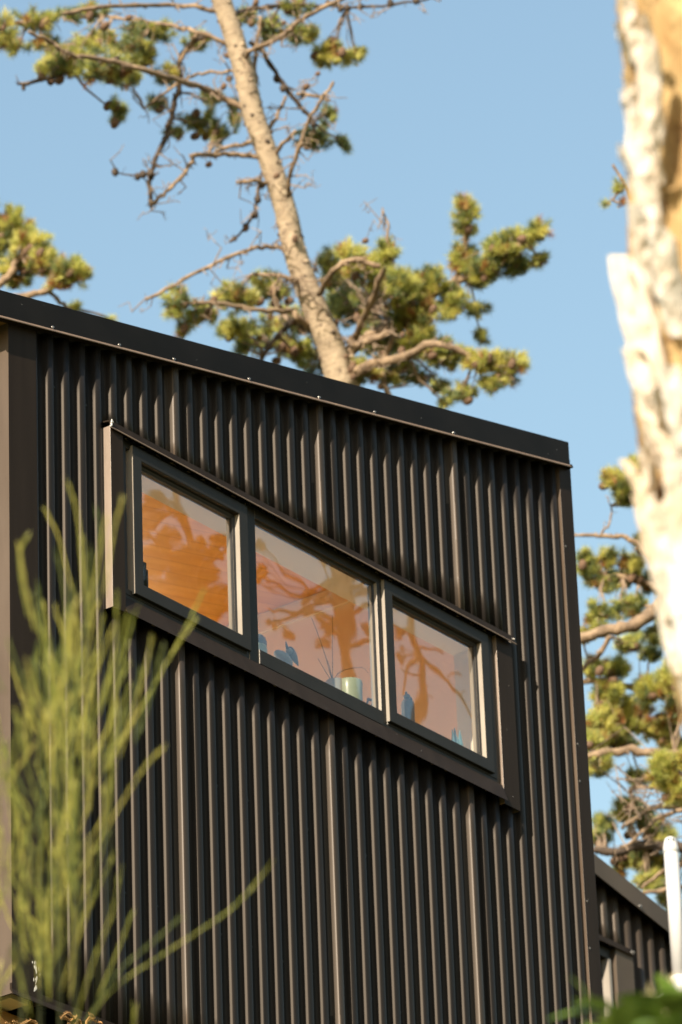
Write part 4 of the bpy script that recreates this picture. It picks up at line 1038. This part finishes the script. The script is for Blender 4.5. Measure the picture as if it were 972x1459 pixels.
def shard(mb, tip, base, wpx, lift, thick=.018, mi=0, flare=0):
    """tapered splinter: lower end sunk in the trunk, upper end standing free"""
    n = 9; L = []; rj = random.Random(int(tip[0] * 7 + tip[1]))
    for i in range(n):
        t = i / (n - 1)
        px = base[0] + (tip[0] + (wpx * .30 if wpx > 15 else 0) - base[0]) * t - flare * math.sin(math.pi * t) ; py = base[1] + (tip[1] - base[1]) * t
        w_ = 1.05 * wpx * (.72 + .28 * math.sin(math.pi * min(1, t * .9) ** .8)) * (1 if t < .93 else .72 if wpx > 15 else .4) + rj.uniform(-3.5, 3.5)
        if t > .93: px -= wpx * .10
        L.append((px, py, max(3, w_), t))
    vs = []
    for px, py, w_, t in L:
        dq = DS - lift[0] * (1 - t) - (lift[1] + .02) * t
        c_ = atD(px, py, dq); hw = w_ / 2 * kS; th = thick * .75 * (1 - .5 * t)
        for u, v in ((-1, .1), (-.75, -.7), (.1, -1 + rj.uniform(-.3, .3)), (.75, -.7), (1, .2), (.5, .8), (-.6, .8)):
            vs.append(c_ + e_r * u * hw * (1 + rj.uniform(-.08, .08)) + e_f * v * th)
    fs = [(j * 7 + i, j * 7 + (i + 1) % 7, (j + 1) * 7 + (i + 1) % 7, (j + 1) * 7 + i) for j in range(n - 1) for i in range(7)]
    fs += [tuple(range(7)), tuple((n - 1) * 7 + i for i in range(7))]
    mb.add(vs, fs, mi)


shards = [((885, -8), (912, 90), 26, (.02, .03)), ((879, 32), (900, 92), 11, (.0, .03)), ((912, 45), (932, 210), 34, (.08, .10)), ((894, 122), (915, 215), 18, (.03, .05)), ((888, 128), (905, 200), 14, (.0, .02)),
          ((895, 165), (932, 330), 40, (.05, .07)), ((883, 205), (908, 260), 15, (.02, .03)), ((897, 290), (930, 420), 30, (.04, .07)),
          ((871, 364), (938, 560), 54, (.05, .03)), ((876, 372), (925, 470), 26, (.03, .02)), ((928, 322), (968, 480), 40, (.12, .15)), ((889, 496), (958, 660), 40, (.06, .05)), ((900, 530), (935, 620), 20, (.03, .02)),
          ((944, 520), (985, 660), 40, (.12, .14)), ((917, 596), (945, 670), 18, (.04, .05)), ((884, 655), (930, 730), 20, (.03, .02)), ((950, 650), (978, 800), 46, (.12, .13)), ((905, 705), (950, 850), 34, (.05, .04)),
          ((925, 715), (962, 880), 44, (.09, .1)), ((938, 850), (968, 960), 30, (.06, .06)), ((958, 800), (990, 960), 44, (.12, .12))]
rz = random.Random(17)
def edge_x(y): return float(np.interp(y, [p[1] for p in SE], [p[0] for p in SE]))
fine = []
for i in range(30):
    y = rz.uniform(-10, 960); off = rz.choice((2, 4, 8, 14, 30)) + rz.uniform(-3, 6)
    if y < 330 and off > 36: off = rz.uniform(2, 30)
    x = edge_x(y) + off; ln = rz.uniform(45, 120); dv = rz.uniform(.10, .26)
    fine.append(((x - dv * 14, y), (x + dv * ln, y + ln), rz.uniform(6, 15), (off / 60 * .10 + .01, off / 60 * .12 + .035)))
for k, (tp, bs, wp, lf) in enumerate(shards + fine):
    m_ = MB(); shard(m_, tp, bs, wp, lf); fix_normals(m_.build('splinter', M['snag'], snag))
# a spray of dead twigs stuck to the snag's left edge
# ------------------------------------------------------------------ broom shrub, left foreground
DB = 7.1
bb = atD(60, 1800, DB); bb = (float(bb[0]), float(bb[1]), ground_z(bb[0], bb[1]) - .05)
broom = empty('broom_shrub', bb, 'wispy green broom shrub with upright rod-like shoots, blurred at lower left', 'shrub')
rb = np.random.RandomState(8); sh = MB(); stm = MB()
kB = DB / FPX


def shoot(pts, w0, w1, dz, mb, mi=0, leaves=True):
    P = smooth_path([atD(p[0], p[1], DB + dz + (p[2] if len(p) > 2 else 0)) for p in pts], 5)
    mi = mi or (0 if not leaves else int(rb.choice(3, p=(.5, .3, .2))))
    n = len(P); rad = [.34 * (w0 + (w1 - w0) * i / (n - 1)) / 2 * kB for i in range(n)]; rad[-1] *= .5
    mb.tube(P, rad, 6, mi)
    if leaves:
        for i in range(1, n - 1):
            T = P[i + 1] - P[i]; T /= np.linalg.norm(T)
            for q in range(4):
                s_ = rb.normal(size=3); s_ -= T * (s_ @ T); s_ /= np.linalg.norm(s_)
                b0 = P[i] + (P[i + 1] - P[i]) * rb.uniform(0, 1); t_ = b0 + T * rb.uniform(.009, .018) + s_ * rb.uniform(.0015, .0055); sd = np.cross(T, s_) * rb.uniform(.0008, .0014)
                mb.add([b0 - sd, b0 + sd, t_ + sd * .25, t_ - sd * .25], [(0, 1, 2, 3)], mi)


roots = [(30, 1560), (55, 1560), (85, 1560), (105, 1560), (125, 1560)]
mains = []
for (rx_, ry_), mid, tipm in zip(roots + roots[:4], [(30, 1250), (60, 1200), (85, 1180), (110, 1250), (150, 1300), (45, 1150), (75, 1120), (95, 1100), (120, 1150)], [(35, 950), (70, 900), (105, 860), (130, 900), (170, 1000), (55, 940), (90, 930), (120, 880), (160, 930)]):
    dz = rb.uniform(-.5, .5); mains.append((((rx_, ry_), mid, tipm), dz)); shoot([(rx_, ry_), mid, tipm], 6, 3.5, dz, stm, 0, False)
tips = [((98, 690), (112, 745), (120, 850)), ((67, 730), (85, 770), (105, 850)), ((173, 715), (160, 770), (148, 850)), ((138, 725), (142, 780), (135, 870)), ((28, 780), (35, 830), (50, 900)), ((36, 770), (28, 800), (40, 880)),
        ((55, 838), (60, 880), (75, 960)), ((48, 850), (58, 900), (70, 980)), ((104, 845), (95, 900), (85, 980)), ((166, 855), (165, 910), (150, 1000)), ((193, 872), (180, 920), (160, 1000)), ((215, 918), (200, 980), (170, 1080)),
        ((287, 848), (262, 900), (200, 1010), (150, 1100)), ((275, 888), (240, 940), (195, 1020), (150, 1080)), ((130, 870), (120, 920), (100, 1000)), ((180, 885), (170, 930), (140, 1020)), ((226, 1072), (205, 1095), (170, 1150), (110, 1250)), ((200, 960), (185, 1010), (140, 1110)),
        ((382, 1236), (330, 1295), (240, 1355), (150, 1420), (90, 1520)), ((252, 1312), (215, 1345), (160, 1395), (100, 1500)), ((170, 1250), (160, 1300), (130, 1380), (100, 1480)), ((186, 1305), (170, 1350), (140, 1420)), ((102, 1240), (80, 1290), (50, 1380)), ((40, 1220), (30, 1280), (35, 1370)), ((130, 790), (128, 840), (120, 920)), ((118, 770), (122, 830), (125, 900)), ((60, 1100), (55, 1150), (60, 1230)), ((192, 1440), (188, 1480), (170, 1560)), ((150, 745), (140, 800), (128, 860)), ((82, 790), (92, 840), (100, 920)), ((200, 1010), (170, 1060), (120, 1140)), ((230, 930), (215, 990), (190, 1060))]
for t in tips: shoot(list(t)[::-1], 6.5, 4.2, rb.uniform(-.45, .45), sh)
for i in range(160):
    y = rb.uniform(860, 1320); cxm = 85 + (1100 - y) * .04; x = rb.normal(cxm, 52 * (1 - abs(y - 1030) / 700))
    if x < -30 or x > 225 or (y > 1130 and rb.rand() < .5): continue
    ln = rb.uniform(60, 130); lean = (x - 90) / 100 * .42 + rb.normal(0, .16)
    shoot([(x - lean * ln, y + ln), (x - lean * ln * .42 + rb.normal(0, 4), y + ln * .5), (x, y)], 6, 3.8, rb.uniform(-.7, .7), sh)
for i in range(260):     # added unseen shoots left of view, put there to shade the lower bush
    x = rb.uniform(-330, -45); y = rb.uniform(640, 1250) + max(0, -x - 200) * .5; ln = rb.uniform(90, 170); lean = rb.normal(.05, .22)
    shoot([(x - lean * ln, y + ln, -.45), (x - lean * ln * .5, y + ln * .5, -.45), (x, y, -.45)], 8, 5, rb.uniform(-.35, .25), sh)
for i in range(26):
    x = rb.uniform(-25, 45); y = rb.uniform(1000, 1400); ln = rb.uniform(60, 120); lean = rb.normal(.05, .3)
    shoot([(x - lean * ln, y + ln), (x - lean * ln * .5, y + ln * .5), (x, y)], 5.5, 3.5, rb.uniform(-.7, .7), sh)
stm.build('stem', M['broom_s'], broom, smooth=True)
sh.build('foliage', [M['broom'], M['broom_y'], M['broom_d']], broom, smooth=True)

# ------------------------------------------------------------------ broad-leaved shrub, lower right foreground
DL = 6.2
lb = atD(930, 1650, DL); lb = (float(lb[0]), float(lb[1]), ground_z(lb[0], lb[1]) - .03)
lsh = empty('leafy_shrub', lb, 'dark green broad-leaved shrub peeking in at the bottom right corner', 'shrub')
rl = np.random.RandomState(12); lf = MB(); stl = MB()


def leaf(mb, p, d, n, L, W, mi=0):
    d = d / np.linalg.norm(d); n = n - d * (n @ d); n /= np.linalg.norm(n); s_ = np.cross(d, n); vs = []
    m = 7
    for i in range(m):
        t = i / (m - 1); w_ = W * math.sin(math.pi * (t * .92 + .04)) ** .8; c_ = p + d * L * t - n * L * .25 * t * t
        vs += [c_ - s_ * w_ + n * w_ * .25, c_, c_ + s_ * w_ + n * w_ * .25]
    fs = []
    for i in range(m - 1):
        fs += [(i * 3, i * 3 + 1, i * 3 + 4, i * 3 + 3), (i * 3 + 1, i * 3 + 2, i * 3 + 5, i * 3 + 4)]
    mb.add(vs, fs, mi)


for i in range(9):
    px = 845 + i * 17 + rl.normal(0, 5); top_ = atD(px, 1470 + rl.uniform(-8, 20), DL + rl.uniform(-.25, .25))
    stl.tube(smooth_path([np.array(lb) + rl.normal(size=3) * .03, (np.array(lb) + top_) / 2 + rl.normal(size=3) * .03, top_], 4), [.008] * 5 + [.005] * 4, 6)
for i in range(60):
    px = rl.uniform(838, 1010); py = rl.uniform(1440, 1530) - (8 if px > 900 else 0)
    p = atD(px, py, DL + rl.uniform(-.3, .3)); d = np.array([rl.normal() * .9, rl.normal() * .6, rl.uniform(-.1, .45)])
    leaf(lf, p, d, np.array([rl.normal() * .4, rl.normal() * .4, 1.0]), rl.uniform(.045, .075), rl.uniform(.012, .019))
for (px, py, dx, dz) in ((870, 1440, -.8, .1), (850, 1447, -1, .15), (900, 1436, .9, .2), (915, 1430, 1, .45), (935, 1424, .8, .3), (960, 1432, .9, .2), (885, 1438, -.6, .2), (945, 1440, -1, .2)):
    p = atD(px, py, DL); leaf(lf, p, e_r * dx + np.array([0, 0, dz]), np.array([-.3, -.5, 1.0]), .06, .016)
for i in range(16):
    px = rl.uniform(935, 972); py = rl.uniform(1402, 1450); p = atD(px, py, DL + .3); leaf(lf, p, np.array([rl.normal(), rl.normal(), 1.2]), rl.normal(size=3), rl.uniform(.02, .035), .004, 1)
stl.build('stem', M['broom_s'], lsh, smooth=True); lf.build('foliage', [M['leaf'], M['leaf_p']], lsh, smooth=True)

# ------------------------------------------------------------------ dried fern by the skirting
fb_ = atY(112, 1520, -.25)
fern = empty('dried_fern', (float(fb_[0]), -.25, ground_z(fb_[0], -.25) - .02), 'dried brown fern curling up by the wooden skirting', 'plant')
for pts in (((112, 1475), (100, 1455), (92, 1449), (86, 1451)), ((112, 1475), (106, 1452), (98, 1443), (90, 1447), (87, 1451)), ((120, 1480), (134, 1452), (130, 1446), (127, 1445)), ((120, 1480), (140, 1457), (145, 1458)), ((118, 1478), (104, 1462), (96, 1458)), ((60, 1480), (20, 1462), (8, 1457)), ((60, 1480), (30, 1460), (18, 1455))):
    m_ = MB(); root_p = np.array([fb_[0], -.25, ground_z(fb_[0], -.25)])
    P = smooth_path([root_p + RND.uniform(-.02, .02), (root_p + atY(pts[0][0], pts[0][1], -.25)) / 2] + [atY(a, b, -.25 - .01 * i) for i, (a, b) in enumerate(pts)], 4)
    m_.tube(P, list(np.linspace(.003, .0016, len(P))), 6)
    for q, q2 in zip(P[-11:-1], P[-10:]):
        T = q2 - q; T /= np.linalg.norm(T) + 1e-9
        for s_ in (-1, 1): leaf(m_, q, np.cross(T, [0, -1, 0]) * s_ + T * .6 + np.array([0, RND.uniform(-.3, .3), 0]), np.array([0, -1., .3]), .008, .0013)
    m_.build('frond', M['fern'], fern)
